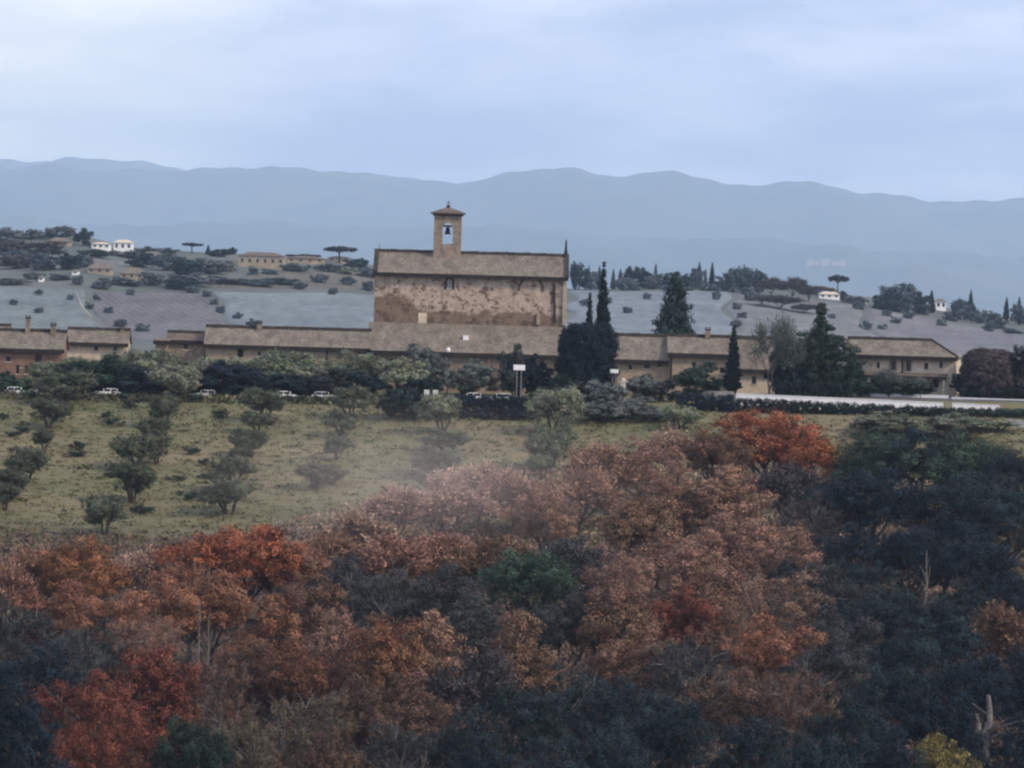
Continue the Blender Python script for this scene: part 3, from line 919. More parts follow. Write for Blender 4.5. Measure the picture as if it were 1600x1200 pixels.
# walled-up openings, loose plaster panels and the pilaster near the right end
def panel(name, px0, px1, pt, pb, m, y0=-.10, y1=-.003):
    a, b = loc(px0, pb, YC), loc(px1, pt, YC)
    return MB().box(a.x, b.x, y0, y1, a.z, b.z).build(name, M[m], church, bevel=.03)
panel('niche', 653, 667, 489, 505, 'cream')
panel('sill_stone', 650, 672, 505.5, 507, 'stone')
panel('pilaster', 838, 844, 490, 507, 'plaster', -.3)
panel('pilaster', 878, 886, 434, 508, 'plaster', -.35)
a, b = loc(866, 446, YC), loc(867, 505, YC)
MB().tube((a.x, -.18, a.z), (b.x, -.18, b.z), .17, .17, 8).build('downpipe', M['iron'], church)
# raised end copings and the finial at the right gable
W_, he_, hr_ = (885 - 586) / FPX * YC, at(735.5, 426, YC).z - cb.z, at(735.5, 396, YC + DC / 2).z - cb.z
for sgn in (-1, 1):
    x = sgn * W_ / 2
    mb = MB()
    e0 = he_ - .7 * (hr_ - he_) / (DC / 2)
    for (ya, za, yb, zb) in ((-.75, e0, DC / 2, hr_), (DC + .75, e0, DC / 2, hr_)):
        mb.hexa([(x - .28, ya, za - .1), (x + .42, ya, za - .1), (x + .42, yb, zb - .1), (x - .28, yb, zb - .1),
                 (x - .28, ya, za + .35), (x + .42, ya, za + .35), (x + .42, yb, zb + .35), (x - .28, yb, zb + .35)])
    mb.build('gable_coping', M['ridge'], church)
f0, f1 = loc(884, 402, YC + DC / 2), loc(884.5, 375, YC + DC / 2)
mb = MB().box(f0.x - .3, f0.x + .3, DC / 2 - .3, DC / 2 + .3, f0.z - .4, f0.z + .9)
mb.lathe([(.24, 0), (.2, .5), (.14, f1.z - f0.z - 1.2), (.05, f1.z - f0.z - .8)], 8, (f0.x, DC / 2, f0.z + .9)); mb.build('finial', M['ridge'], church)
f0 = loc(593, 380, YC + DC / 2)
MB().tube((f0.x, DC / 2, hr_), (f0.x, DC / 2, f0.z), .05, .03, 6).build('lightning_rod', M['iron'], church)
# bell tower riding the ridge
YT = YC + DC / 2 - 1.7
tl, tr_ = loc(677, 392, YT), loc(720, 392, YT)
tw = (tr_.x - tl.x); tx = (tl.x + tr_.x) / 2; zt = loc(699, 337, YT).z; zb = he_ + .4
y0, y1 = DC / 2 - 1.7, DC / 2 + 1.7
so0, so1, spr = loc(698, 381, YT).z, 0, loc(698, 356, YT).z
ow = 8.2 / FPX * YT
tm = MB()
for yy0, yy1 in ((y0, y1),):
    tm.box(tx - tw / 2, tx - ow, yy0, yy1, zb, zt).box(tx + ow, tx + tw / 2, yy0, yy1, zb, zt)
    tm.box(tx - ow, tx + ow, yy0, yy1, zb, so0)
    n = 10
    for k in range(n):            # arch head filled up to the cornice
        a0, a1 = math.pi * k / n, math.pi * (k + 1) / n
        p0 = (tx + ow * math.cos(a0), spr + ow * math.sin(a0)); p1 = (tx + ow * math.cos(a1), spr + ow * math.sin(a1))
        tm.hexa([(p1[0], yy0, p1[1]), (p0[0], yy0, p0[1]), (p0[0], yy1, p0[1]), (p1[0], yy1, p1[1]), (p1[0], yy0, zt), (p0[0], yy0, zt), (p0[0], yy1, zt), (p1[0], yy1, zt)])
tower = tm.build('bell_tower', mottled('tower_stone', (.20, .155, .12), (.36, .29, .23), .7, 2.4, amount=.4), church)
cz_ = loc(699, 335, YT).z
MB().box(tx - tw / 2 - .25, tx + tw / 2 + .25, y0 - .25, y1 + .25, zt + .003, zt + .3).build('cornice', M['ridge'], tower)
zr = loc(698, 323, YT + 1.7).z
ov = .62
rt = MB()
b0, b1, c0_, c1_ = tx - tw / 2 - ov, tx + tw / 2 + ov, y0 - ov, y1 + ov
for A, B_ in (((b0, c0_), (b1, c0_)), ((b1, c0_), (b1, c1_)), ((b1, c1_), (b0, c1_)), ((b0, c1_), (b0, c0_))):
    rt.poly([(*A, zt + .48), (*B_, zt + .48), (tx, (y0 + y1) / 2, zr)])
rt.poly([(b0, c0_, zt + .303), (b0, c1_, zt + .303), (b1, c1_, zt + .303), (b1, c0_, zt + .303)])
for A, B_ in (((b0, c0_), (b1, c0_)), ((b1, c0_), (b1, c1_)), ((b1, c1_), (b0, c1_)), ((b0, c1_), (b0, c0_))):
    rt.poly([(*A, zt + .303), (*B_, zt + .303), (*B_, zt + .48), (*A, zt + .48)])
rt.build('tower_roof', M['roof_dark'], tower)
zc = loc(700, 313, YT + 1.7).z
MB().lathe([(.26, -.3), (.36, .05), (.2, .3), (.05, .4)], 10, (tx, (y0 + y1) / 2, zr)).box(tx - .05, tx + .05, (y0 + y1) / 2 - .05, (y0 + y1) / 2 + .05, zr + .35, zc).box(tx - .35, tx - .052, (y0 + y1) / 2 - .04, (y0 + y1) / 2 + .04, zc - .5, zc - .4).box(tx + .052, tx + .35, (y0 + y1) / 2 - .04, (y0 + y1) / 2 + .04, zc - .5, zc - .4).build('cross', M['iron'], tower)
zb1 = loc(698, 366, YT).z
MB().lathe([(.58, 0), (.5, .12), (.38, .5), (.32, .95), (.2, 1.15), (.06, 1.2)], 14, (tx, (y0 + y1) / 2, zb1)).box(tx - .75, tx + .75, (y0 + y1) / 2 - .12, (y0 + y1) / 2 + .12, zb1 + 1.2, zb1 + 1.5).build('bell', M['bronze'], tower)

# --- low ranges about the church
YR = 821.0
r1 = range_house('long_house', 'long low stone house with arched dark doorway left of the church', 322, 576, YR, 513.5, 538, 8.0, wall='plaster',
                 holes=[(375.5, 541, 558, 9, 'door'), (405, 549, 556, 5), (440, 551, 559, 6), (501, 541, 549, 7), (463, 550, 557, 5)], chimneys=[(406, 501, 8)])
pipe(r1, 511, 541, 572, YR, .12); pipe(r1, 443, 538, 572, YR, .1)
r2 = range_house('cloister_range', 'low lean-to range with broad tiled roof below the church flank', 576.5, 884, YR, 507, 549, 8.8, wall='stone', shed=True,
                 holes=[(850, 567, 579, 9), (760, 572, 584, 7), (612, 560, 572, 7), (580, 547, 562, 10, 'door')])
a = at(728, 527, YR + 4) - r2.location
MB().box(a.x - .45, a.x + .45, 3.6, 4.4, a.z - .6, a.z + .3).build('roof_vent', M['white'], r2)
range_house('terrace_house', 'plain stone house with two-step roof right of the domed holm oak', 930, 1046, 818, 524, 558, 9.0, wall='plaster',
            holes=[(1011, 561, 576, 9), (985, 570, 578, 5), (960, 585, 600, 7, 'door'), (1030, 568, 574, 4)])
_r = range_house('corner_house', 'stone house with one chimney behind the slim garden cypress', 1046.5, 1152, 817, 526, 550, 9.0, wall='plaster',
            holes=[(1054, 586, 592, 6), (1128, 574, 583, 7), (1132, 596, 606, 5), (1084, 566, 574, 6)], chimneys=[(1106, 511, 8)])
pipe(_r, 1048.5, 551, 600, 817, .16)
range_house('back_house', 'cream walled house half hidden behind the bare silvery tree', 1152.5, 1240, 815, 529, 572, 8.0, wall='cream',
            holes=[(1178, 588, 600, 7), (1197, 583, 592, 8), (1215, 590, 602, 7)])
big = range_house('farmhouse', 'large cream farmhouse with hipped roof and porch at the right', 1322, 1494, 806, 531, 553, 11.0, wall='cream', rz=R(-9), hipR=4.2,
            holes=[(1347, 588, 597, 8), (1365, 588, 597, 8), (1447, 567, 577, 6), (1395, 564, 579, 7), (1419, 562, 580, 7), (1372, 566, 575, 5), (1340, 565, 573, 5), (1470, 565, 575, 5), (1430, 590, 606, 9, 'door'), (1462, 590, 606, 9, 'door'), (1395, 590, 606, 9, 'door')], over=.8)
bo = big.location
a, b = at(1326, 583, 806) - bo, at(1480, 583, 806) - bo
pm = MB(); zz = at(1408, 583, 806).z - bo.z
slab(pm, (a.x, -1.7, zz - .35), (b.x, -1.7, zz - .35), (b.x, -.004, zz + .12), (a.x, -.004, zz + .12), .22)
po = pm.build('porch_roof', M['roof_dark'], big)
MB().box(a.x, b.x, -1.86, -1.706, zz - .75, zz - .42).build('gutter', M['gutter'], po)
for k in range(6):
    x = a.x + .4 + (b.x - a.x - .8) * k / 5
    MB().box(x - .16, x + .16, -1.6, -1.28, 0, zz - .6).build('porch_post', M['cream'], po)
mb = MB()
for px in (1395, 1419):
    x = at(px, 570, 806).x - bo.x; arch_ring(mb, x, -.12, -.004, at(px, 580, 806).z - bo.z, at(px, 567, 806).z - bo.z, .42, .2)
mb.build('window_surround', M['stone'], big)
pipe(big, 1410, 553, 582, 806, .12)
range_house('brick_house', 'red brick house with two dark chimneys at the left edge', -6, 98, 812, 517, 542, 8.0, wall='pink', roof='roof',
            holes=[(13, 557, 565, 7), (60, 554, 567, 11), (27.5, 570, 584, 5), (41, 570, 584, 5), (33, 572, 574, 3)], chimneys=[(44.5, 493, 7), (84, 504, 8)])
range_house('tall_house', 'narrow tiled house roof rising at the left picture edge', -60, 10, 824, 508, 526, 8.0, wall='plaster', cat='house')
_r = range_house('cream_house', 'small cream house with black eaves between brick house and hedge', 106, 198, 828, 515, 533, 7.0, wall='cream', holes=[(150, 540, 548, 6), (180, 540, 548, 6)], chimneys=[(192, 510, 7)])
range_house('outbuilding', 'low flat-topped stone outbuilding beside the long house', 243, 262, 822, 528, 532, 5.0, wall='stone', ridge=False, over=.25, cat='outbuilding')
range_house('annex', 'low annex with dark roof edge joining the long house', 262.5, 321.5, 824, 520, 531, 6.0, wall='stone', roof='roof_dark', over=.3, cat='outbuilding', holes=[(290, 538, 546, 7)])

# ------------------------------------------------------------------ road, walls, cars, lamps
def run_wall(name, label, a, b, Ya, Yb, h, t, m, cat='wall', drop=2.2, group=None, cope=None):
    A, B = at(*a, Ya), at(*b, Yb)              # top edge of the near face
    d = (B - A); nrm = Vector((-d.y, d.x, 0)).normalized() * t
    mb = MB()
    lo = lambda p: Vector((p.x, p.y, min(p.z - h, gzf(p.x, p.y) - .4)))
    A2, B2 = A + nrm, B + nrm
    root = empty(name, (A.x, A.y, lo(A).z), label, cat, group)
    o = root.location
    mb.hexa([lo(A) - o, lo(B) - o, lo(B2) - o, lo(A2) - o, A - o, B - o, B2 - o, A2 - o])
    mb.build('wall', M[m], root)
    cpm = MB(); e = nrm * .2; up = Vector((0, 0, .004)); up2 = Vector((0, 0, .11))
    cpm.hexa([A - e - o + up, B - e - o + up, B2 + e - o + up, A2 + e - o + up, A - e - o + up2, B - e - o + up2, B2 + e - o + up2, A2 + e - o + up2])
    cpm.build('coping', M[cope or m], root)
    return root
run_wall('parapet_wall', 'long bright white parapet wall below the farmhouse, nearer of two', (1150, 615.5), (1474, 630), 784.8, 784.2, 1.6, .35, 'white', group='white parapet walls')
run_wall('parapet_wall', 'thin white parapet wall right under the farmhouse porch, farther one', (1236, 611.5), (1482, 619.0), 799, 797, .5, .3, 'white', group='white parapet walls')
run_wall('parapet_wall', 'white wall running on to the right picture edge past farmhouse', (1487, 621.5), (1640, 627), 795, 793, .4, .3, 'white', group='white parapet walls')
run_wall('parapet_wall', 'short white wall stub under the dark hedge right of farmhouse', (1488, 630.5), (1562, 634), 784.4, 784.2, .8, .3, 'white', group='white parapet walls')
run_wall('parapet_wall', 'grey thin wall left of the white parapets above the hedge', (1068, 610), (1146, 613), 803, 801, .4, .3, 'pale_stone', group='white parapet walls')
run_wall('parapet_wall', 'pale wall piece low at the right edge among dark trees', (1570, 656), (1640, 662), 772, 770, .5, .3, 'pale_stone', group='white parapet walls')

def make_car(paint_m, van=False):
    """estate car built along x, nose to +x"""
    root = empty('parked_car', (0, 0, 0))
    L, Wd = 4.3, 1.74
    if van:
        prof = [(-2.15, .35), (-2.15, 1.55), (-2.05, 1.9), (.9, 1.92), (1.55, 1.25), (2.1, 1.0), (2.15, .4)]
        cab = [(.62, 1.3), (.85, 1.82), (1.0, 1.82), (1.5, 1.27)]
    else:
        prof = [(-2.12, .38), (-2.15, .85), (-2.0, 1.0), (-1.2, 1.02), (.95, 1.0), (1.85, .82), (2.12, .68), (2.15, .38)]
        cab = None
    def extr(pr, w, name, m, inset=0):
        mb = MB(); n = len(pr)
        for sy in (-1, 1):
            pts = [(x, sy * w / 2, z) for x, z in pr]
            mb.poly(pts if sy > 0 else pts[::-1])
        for i in range(n):
            p, q = pr[i], pr[(i + 1) % n]
            mb.poly([(p[0], -w / 2, p[1]), (q[0], -w / 2, q[1]), (q[0], w / 2, q[1]), (p[0], w / 2, p[1])])
        return mb.build(name, m, root, bevel=.05)
    body = extr(prof, Wd, 'body', paint_m)
    if not van:
        extr([(-1.75, 1.005), (-1.35, 1.40), (.15, 1.42), (.85, 1.005)], 1.5, 'windows', M['glass'])
        MB().hexa([(-1.42, -.72, 1.425), (.18, -.72, 1.425), (.18, .72, 1.425), (-1.42, .72, 1.425), (-1.36, -.66, 1.47), (.1, -.66, 1.48), (.1, .66, 1.48), (-1.36, .66, 1.47)]).build('roof', paint_m, root)
        pl = MB()
        for x in (-1.55, -.55, .5):
            for s in (-1, 1): pl.hexa([(x - .05, s * .755, 1.0), (x + .05, s * .755, 1.0), (x + .05, s * .76, 1.0), (x - .05, s * .76, 1.0), (x - .05, s * .755, 1.42), (x + .05, s * .755, 1.42), (x + .05, s * .76, 1.42), (x - .05, s * .76, 1.42)])
        pl.build('pillars', paint_m, root)
    else:
        for s in (-1, 1): MB().box(.35, 1.2, s * .872 - .004, s * .872 + .004, 1.25, 1.72).build('window', M['glass'], root)
    for x in (-1.35, 1.35):
        for s in (-1, 1):
            w = MB().tube((x, s * .72, .32), (x, s * .9, .32), .32, .32, 14).build('wheel', M['rubber'], root)
            MB().tube((x, s * .895, .32), (x, s * .915, .32), .19, .17, 10).build('rim', M['steel'], w)
    for s in (-1, 1): MB().box(2.1, 2.17, s * .62 - .16, s * .62 + .16, .62, .76).build('headlight', M['pale_stone'], root)
    return root

def copy_tree(o, parent=None):
    c = o.copy(); col.objects.link(c)
    if parent is not None: c.parent = parent
    for ch in o.children: copy_tree(ch, c)
    return c
_cw = make_car(M['car_white'])
_cars = [(28, 617, 'white', 0, 'white car parked at far left under the bushes'), (75, 618, 'white', 0, 'silver car parked beside a dark trunk below the brick house'),
         (167, 619, 'white', 3.14, 'white car parked left of the light olive at field top'),
         (319, 622, 'white', 3.14, 'lone silver car against the dark hedge right of light olive'), (448, 624, 'white', 0, 'white car half behind the field olive, leftmost of two'),
         (508, 625, 'white', 0, 'silver car parked rightmost of two below the long house'),
         (746, 615, 'white', 0, 'white car roof showing above the clipped hedge, left one'), (781, 616, 'white', 3.14, 'white car roof showing above the clipped hedge, right one')]
for i, (px, py, k, rz, lab) in enumerate(_cars):
    o = _cw if i == 0 else copy_tree(_cw)
    if 'silver' in lab:
        for ch in o.children:
            if ch.name.split('.')[0] in ('body', 'roof', 'pillars'):
                ch.data = ch.data.copy(); ch.data.materials.clear(); ch.data.materials.append(M['car_silver'])
    Y = 787.0 if px < 600 else 789.0
    p = at(px, py, Y)
    o.location = (p.x, Y, gzf(p.x, Y)); o.rotation_euler = (0, 0, rz + rng.uniform(-.12, .12))
    prop(o, lab, 'van' if k == 'van' else 'car', 'vehicles parked along the field edge')

# track the cars stand on
def strip(name, px0, px1, Y, w, m, lift=.03):
    V = []; n = 60
    for i in range(n):
        x = (px0 + (px1 - px0) * i / (n - 1) - 800) / FPX * Y
        for s in (-1, 1):
            y = Y + s * w / 2
            V.append((x, y, gzf(x, y) + lift))
    q = [(2 * i, 2 * i + 2, 2 * i + 3, 2 * i + 1) for i in range(n - 1)]
    return prop(link(name, quad_mesh(name, V, q), m), kind='structure')
strip('lane', -250, 960, 789, 5, mottled('gravel', (.22, .20, .17), (.33, .31, .27), .5, 6, amount=.3))
strip('road', 1110, 1850, 795, 10, M['asphalt'])

def lamp(px, pt, Y, label):
    p = at(px, pt, Y); g = gzf(p.x, Y); h = p.z - g
    root = empty('street_lamp', (p.x, Y, g), label, 'street lamp')
    MB().lathe([(.14, 0), (.1, .4), (.07, h - .5), (.06, h - .35)], 10).build('pole', M['iron'], root)
    MB().lathe([(.12, h - .349), (.3, h - .25), (.34, h + .15), (.12, h + .35), (.03, h + .42)], 12).build('lamp_head', M['white'], root)
lamp(700.5, 547, 806, 'slim street lamp with pale head before the cloister range eaves')
def sign(px, pt, pb, wp, Y, label):
    a, b = at(px, pt, Y), at(px, pb, Y); g = gzf(a.x, Y); w = wp / FPX * Y / 2
    root = empty('road_sign', (a.x, Y, g), label, 'sign')
    for s in (-.6, .6): MB().tube((s * w * .6, .06, -.2), (s * w * .6, .06, b.z - g + .3), .045, .045, 8).build('post', M['steel'], root)
    MB().box(-w, w, -.03, .006, b.z - g, a.z - g).build('panel', M['white'], root, bevel=.02)
sign(811.5, 570, 578.5, 18, 795, 'blank white sign panel on posts before a dark tree')
sign(960, 577, 583, 13, 797, 'small white sign panel at the foot of the domed holm oak')
p = at(974, 594, 793); g = gzf(p.x, 793)
_gp = empty('gate_pillar', (p.x, 793, g), 'pale stone gate pillar standing beside the holm oak', 'pillar')
MB().box(-.38, .38, -.38, .38, -.3, p.z - g - .3).build('shaft', M['pale_stone'], _gp, bevel=.03)
MB().box(-.5, .5, -.5, .5, p.z - g - .297, p.z - g - .12).lathe([(.3, 0), (.34, .15), (.2, .4), (.05, .48)], 10, (0, 0, p.z - g - .117)).build('cap', M['pale_stone'], _gp)
# white field gate behind the round bushes
p = at(674, 601, 787); g = gzf(p.x, 787)
_gt = empty('white_gate', (p.x, 787, g), 'white double gate standing behind the dark round bushes', 'gate')
for s in (-1, 1):
    lf = MB()
    for z in (.9, 1.15, 1.4, 1.65, 1.9): lf.box(s * .35, s * 1.0, -.04, .04, z - .09, z + .09)
    lf.box(s * .28, s * .35, -.06, .06, 0, 2.0).box(s * 1.0, s * 1.07, -.06, .06, 0, 2.0)
    lf.build('gate_leaf', M['white'], _gt)
MB().box(-.2, .2, -.1, .1, 0, 2.4).build('post', M['iron'], _gt)

# ------------------------------------------------------------------ colours of foliage
C = dict(teal=(.034, .056, .056), red=(.27, .092, .045), shaded_red=(.135, .045, .028), shaded_brown=(.105, .064, .045), shaded_rust=(.14, .066, .04), shaded_tan=(.095, .078, .05), orange=(.24, .112, .052), rust=(.205, .095, .056), brown=(.155, .092, .06), pink=(.24, .14, .10), pale=(.315, .215, .165),  # darkened red, brown, rust and tan have ravine shade put into the colour
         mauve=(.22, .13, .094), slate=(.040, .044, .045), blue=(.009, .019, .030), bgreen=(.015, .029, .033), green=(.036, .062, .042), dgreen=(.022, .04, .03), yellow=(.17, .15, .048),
         olive=(.115, .135, .088), lolive=(.175, .195, .13), purple=(.066, .056, .058), grey=(.105, .122, .112), cyp=(.011, .019, .02), tan=(.19, .15, .085), far=(.082, .102, .112), farb=(.058, .078, .096))  # both far tones have distance haze mixed into the leaf colour
WORD = dict(teal='dusky teal', shaded_brown='shaded brown', shaded_rust='shaded russet', shaded_tan='shaded olive brown', shaded_red='shaded red brown', mauve='mauve brown', far='hazy grey green', farb='hazy blue green', red='rust red', orange='orange brown', rust='russet', brown='dull brown', pink='pinkish brown', pale='pale pinkish', slate='slate grey', blue='blue black',
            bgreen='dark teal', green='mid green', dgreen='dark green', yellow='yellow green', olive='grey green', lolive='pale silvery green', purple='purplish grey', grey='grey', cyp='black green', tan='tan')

# ------------------------------------------------------------------ the wood in the foreground
WOOD = [  # px, top py, width px, colour, kind, height m
 (15, 872, 90, 'pink', 'twig', 10), (62, 852, 110, 'pink', 'twig', 10), (132, 838, 125, 'orange', 'oak', 12), (225, 856, 90, 'pale', 'twig', 9), (300, 880, 110, 'rust', 'thin', 12),
 (378, 820, 175, 'red', 'oak', 13), (452, 838, 110, 'rust', 'oak', 12), (505, 828, 90, 'pink', 'twig', 9), (562, 795, 105, 'pale', 'twig', 9), (622, 758, 110, 'pale', 'twig', 9),
 (690, 755, 110, 'pale', 'twig', 9), (748, 722, 110, 'pale', 'twig', 9), (800, 738, 95, 'pink', 'twig', 9), (852, 762, 105, 'pink', 'oak', 11), (905, 728, 105, 'pink', 'twig', 10),
 (952, 692, 100, 'pink', 'twig', 10), (1004, 680, 110, 'pink', 'thin', 11), (1056, 668, 85, 'pale', 'twig', 9), (1118, 672, 90, 'brown', 'oak', 11), (1198, 638, 155, 'red', 'oak', 13),
 (1262, 662, 80, 'red', 'tall', 12), (1138, 728, 105, 'pink', 'tall', 13), (1062, 742, 120, 'pink', 'oak', 12), (1000, 772, 100, 'brown', 'tall', 13), (1226, 722, 90, 'purple', 'twig', 11),
 (1276, 765, 90, 'purple', 'thin', 11), (1322, 690, 80, 'tan', 'twig', 9), (1440, 668, 135, 'bgreen', 'oak', 13), (1372, 668, 120, 'green', 'oak', 13), (1505, 672, 130, 'green', 'oak', 13), (1590, 700, 100, 'bgreen', 'oak', 12), (1362, 730, 130, 'blue', 'oak', 13),
 (1478, 735, 130, 'bgreen', 'oak', 12), (1555, 690, 80, 'tan', 'twig', 9), (1582, 762, 125, 'bgreen', 'oak', 12), (1330, 815, 110, 'blue', 'oak', 12), (1425, 822, 130, 'blue', 'oak', 12), (1530, 842, 140, 'blue', 'oak', 12), (1535, 745, 130, 'bgreen', 'oak', 12), (1300, 745, 90, 'bgreen', 'oak', 11), (1480, 800, 130, 'blue', 'oak', 12),
 # middle of the wood
 (1150, 795, 130, 'pink', 'oak', 12), (1228, 822, 115, 'pink', 'oak', 12), (1062, 830, 130, 'pink', 'oak', 12), (1112, 880, 115, 'brown', 'tall', 14), (1060, 915, 115, 'shaded_red', 'oak', 12),
 (962, 850, 120, 'mauve', 'thin', 12), (900, 838, 110, 'slate', 'tall', 12), (832, 858, 140, 'green', 'oak', 12), (762, 835, 120, 'brown', 'twig', 11), (690, 830, 120, 'pink', 'twig', 10), (680, 880, 120, 'slate', 'oak', 12),
 (606, 835, 120, 'pink', 'twig', 10), (600, 890, 120, 'slate', 'thin', 12), (540, 868, 110, 'slate', 'oak', 11), (482, 900, 120, 'brown', 'oak', 12), (424, 930, 105, 'rust', 'tall', 14), (332, 890, 125, 'rust', 'oak', 12), (245, 900, 135, 'rust', 'oak', 12),
 (182, 935, 130, 'rust', 'oak', 12), (92, 905, 125, 'rust', 'oak', 12), (22, 932, 110, 'slate', 'thin', 12), (120, 985, 110, 'slate', 'thin', 12), (42, 1000, 125, 'blue', 'oak', 12),
 (1590, 895, 110, 'blue', 'oak', 12), (1310, 902, 115, 'slate', 'oak', 12), (1382, 925, 140, 'bgreen', 'oak', 12), (1340, 875, 120, 'bgreen', 'oak', 12), (1462, 932, 140, 'bgreen', 'oak', 12), (1562, 940, 95, 'brown', 'twig', 11),
 (960, 905, 110, 'brown', 'tall', 14), (882, 925, 115, 'slate', 'oak', 12), (820, 955, 110, 'brown', 'tall', 14), (745, 930, 110, 'slate', 'tall', 12), (682, 955, 105, 'pink', 'tall', 14), (600, 962, 110, 'rust', 'tall', 14), (535, 950, 115, 'mauve', 'oak', 12),
 (240, 965, 110, 'mauve', 'thin', 12), (150, 965, 110, 'slate', 'thin', 12), (1212, 893, 120, 'mauve', 'thin', 12), (1262, 872, 110, 'slate', 'oak', 12), (1300, 945, 110, 'slate', 'oak', 12), (1150, 930, 110, 'brown', 'thin', 12), (1520, 905, 110, 'bgreen', 'oak', 12), (1420, 985, 120, 'bgreen', 'oak', 12), (470, 850, 100, 'mauve', 'thin', 11),
 # lower edge
 (152, 1045, 135, 'shaded_red', 'oak', 13), (250, 1010, 118, 'shaded_red', 'tall', 14), (200, 1100, 120, 'shaded_red', 'oak', 12), (130, 1130, 110, 'shaded_red', 'oak', 12), (22, 1085, 130, 'blue', 'oak', 12), (335, 1030, 105, 'mauve', 'thin', 12), (402, 1000, 105, 'brown', 'oak', 12), (474, 1000, 105, 'rust', 'oak', 12), (484, 1080, 110, 'tan', 'thin', 12),
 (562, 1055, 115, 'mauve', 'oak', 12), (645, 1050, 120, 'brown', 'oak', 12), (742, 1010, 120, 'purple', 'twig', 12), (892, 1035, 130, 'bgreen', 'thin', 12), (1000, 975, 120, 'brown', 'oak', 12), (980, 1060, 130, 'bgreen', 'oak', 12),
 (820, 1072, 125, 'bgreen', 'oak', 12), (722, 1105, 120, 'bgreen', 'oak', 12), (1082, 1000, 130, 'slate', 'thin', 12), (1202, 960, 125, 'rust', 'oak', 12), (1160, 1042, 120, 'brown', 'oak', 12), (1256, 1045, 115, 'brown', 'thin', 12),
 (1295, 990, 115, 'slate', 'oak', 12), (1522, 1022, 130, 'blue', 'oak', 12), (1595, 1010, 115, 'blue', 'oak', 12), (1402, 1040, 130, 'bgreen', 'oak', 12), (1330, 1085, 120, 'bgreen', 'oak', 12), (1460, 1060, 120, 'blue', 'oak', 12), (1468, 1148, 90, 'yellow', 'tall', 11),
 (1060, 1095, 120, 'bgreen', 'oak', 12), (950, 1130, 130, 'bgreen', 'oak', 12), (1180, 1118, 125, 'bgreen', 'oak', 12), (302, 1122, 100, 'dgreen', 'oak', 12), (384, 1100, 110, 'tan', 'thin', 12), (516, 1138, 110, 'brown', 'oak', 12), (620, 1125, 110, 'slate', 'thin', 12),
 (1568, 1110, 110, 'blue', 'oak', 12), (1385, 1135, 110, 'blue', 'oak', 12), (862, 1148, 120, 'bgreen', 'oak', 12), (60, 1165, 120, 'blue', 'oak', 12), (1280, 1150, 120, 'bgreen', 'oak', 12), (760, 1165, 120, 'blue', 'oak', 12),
]
def solve_Y(px, py_top, H, lo=425, hi=790):
    for _ in range(40):
        m = (lo + hi) / 2
        d = ray(px, py_top); d = d / d.y
        x = d.x * m
        if gzf(x, m) + H > d.z * m: hi = m       # top too high in the picture: nearer
        else: lo = m
    return (lo + hi) / 2
band = {0: [], 1: [], 2: []}
LOOK = dict(oak='full crowned {} tree', tall='upright {} tree', thin='loose {} tree', twig='half bare {} tree')
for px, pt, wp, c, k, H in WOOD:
    if pt > 985: c = dict(brown='shaded_brown', rust='shaded_rust', pink='brown', mauve='shaded_brown', tan='shaded_tan').get(c, c)  # low trees take darkened colours in place of ravine shade
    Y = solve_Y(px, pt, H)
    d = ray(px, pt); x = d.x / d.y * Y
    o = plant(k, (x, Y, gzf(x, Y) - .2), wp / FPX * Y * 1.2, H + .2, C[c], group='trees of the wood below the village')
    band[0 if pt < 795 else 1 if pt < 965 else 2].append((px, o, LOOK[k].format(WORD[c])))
ordinal_labels(band[0], "on the wood's upper edge")
ordinal_labels(band[1], "in the wood's middle")
ordinal_labels(band[2], "along the picture's bottom")
# pale dead trunks standing in the wood
for px, pt, H, w, lab in ((1549, 1086, 12, 9, 'pale dead trunk with stub branches at lower right'), (313, 935, 11, 2.5, 'thin pale dead trunk right of the bottom left red trees'),
                          (326, 962, 10, 2.2, 'second thinner pale dead trunk beside the taller one at left'), (1448, 860, 11, 2.5, 'faint grey dead trunk in the blue black trees at right')):
    Y = solve_Y(px, pt, H) - 9
    d = ray(px, pt); x = d.x / d.y * Y
    g = gzf(x, Y)
    plant('snag', (x, Y, g), w, d.z / d.y * Y - g, C['grey'], lab, 'dead tree', 'dead trunks in the wood')

# ------------------------------------------------------------------ olives and shrubs of the grass slope
OL = [(8, 800, 32, 40), (18, 784, 42, 48), (40, 757, 56, 52), (70, 708, 34, 34), (76, 670, 52, 44), (97, 662, 26, 30), (101, 634, 78, 48),
      (165, 838, 58, 58), (207, 790, 58, 60), (214, 736, 56, 52), (243, 728, 38, 42), (241, 697, 42, 38), (259, 669, 42, 52), (276, 627, 62, 52),
      (356, 806, 74, 56), (362, 772, 62, 54), (376, 736, 34, 34), (388, 716, 46, 42), (402, 680, 44, 32), (411, 660, 58, 48),
      (532, 686, 46, 40), (528, 723, 38, 36), (493, 768, 44, 38), (546, 655, 58, 46), (520, 760, 36, 30),
      (690, 679, 64, 58), (697, 711, 68, 36), (686, 749, 72, 46), (668, 766, 34, 26),
      (867, 682, 76, 70), (871, 706, 52, 40), (860, 737, 58, 54), (846, 751, 38, 36)]
it = []
for px, pb, w, h in OL:
    p = hit(px, pb, 640, 815)
    s = p.y / FPX
    light = (px, pb) in ((276, 627), (867, 682), (690, 679))
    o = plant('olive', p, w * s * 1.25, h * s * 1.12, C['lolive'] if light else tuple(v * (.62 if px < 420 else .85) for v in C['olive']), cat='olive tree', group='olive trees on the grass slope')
    row = 'of the leftmost row' if px < 120 else 'of the second row from left' if px < 300 else 'of the third row from left' if px < 420 else 'of the fourth row' if px < 600 else 'of the fifth row' if px < 750 else 'of the rightmost row'
    it.append((row, pb, o))
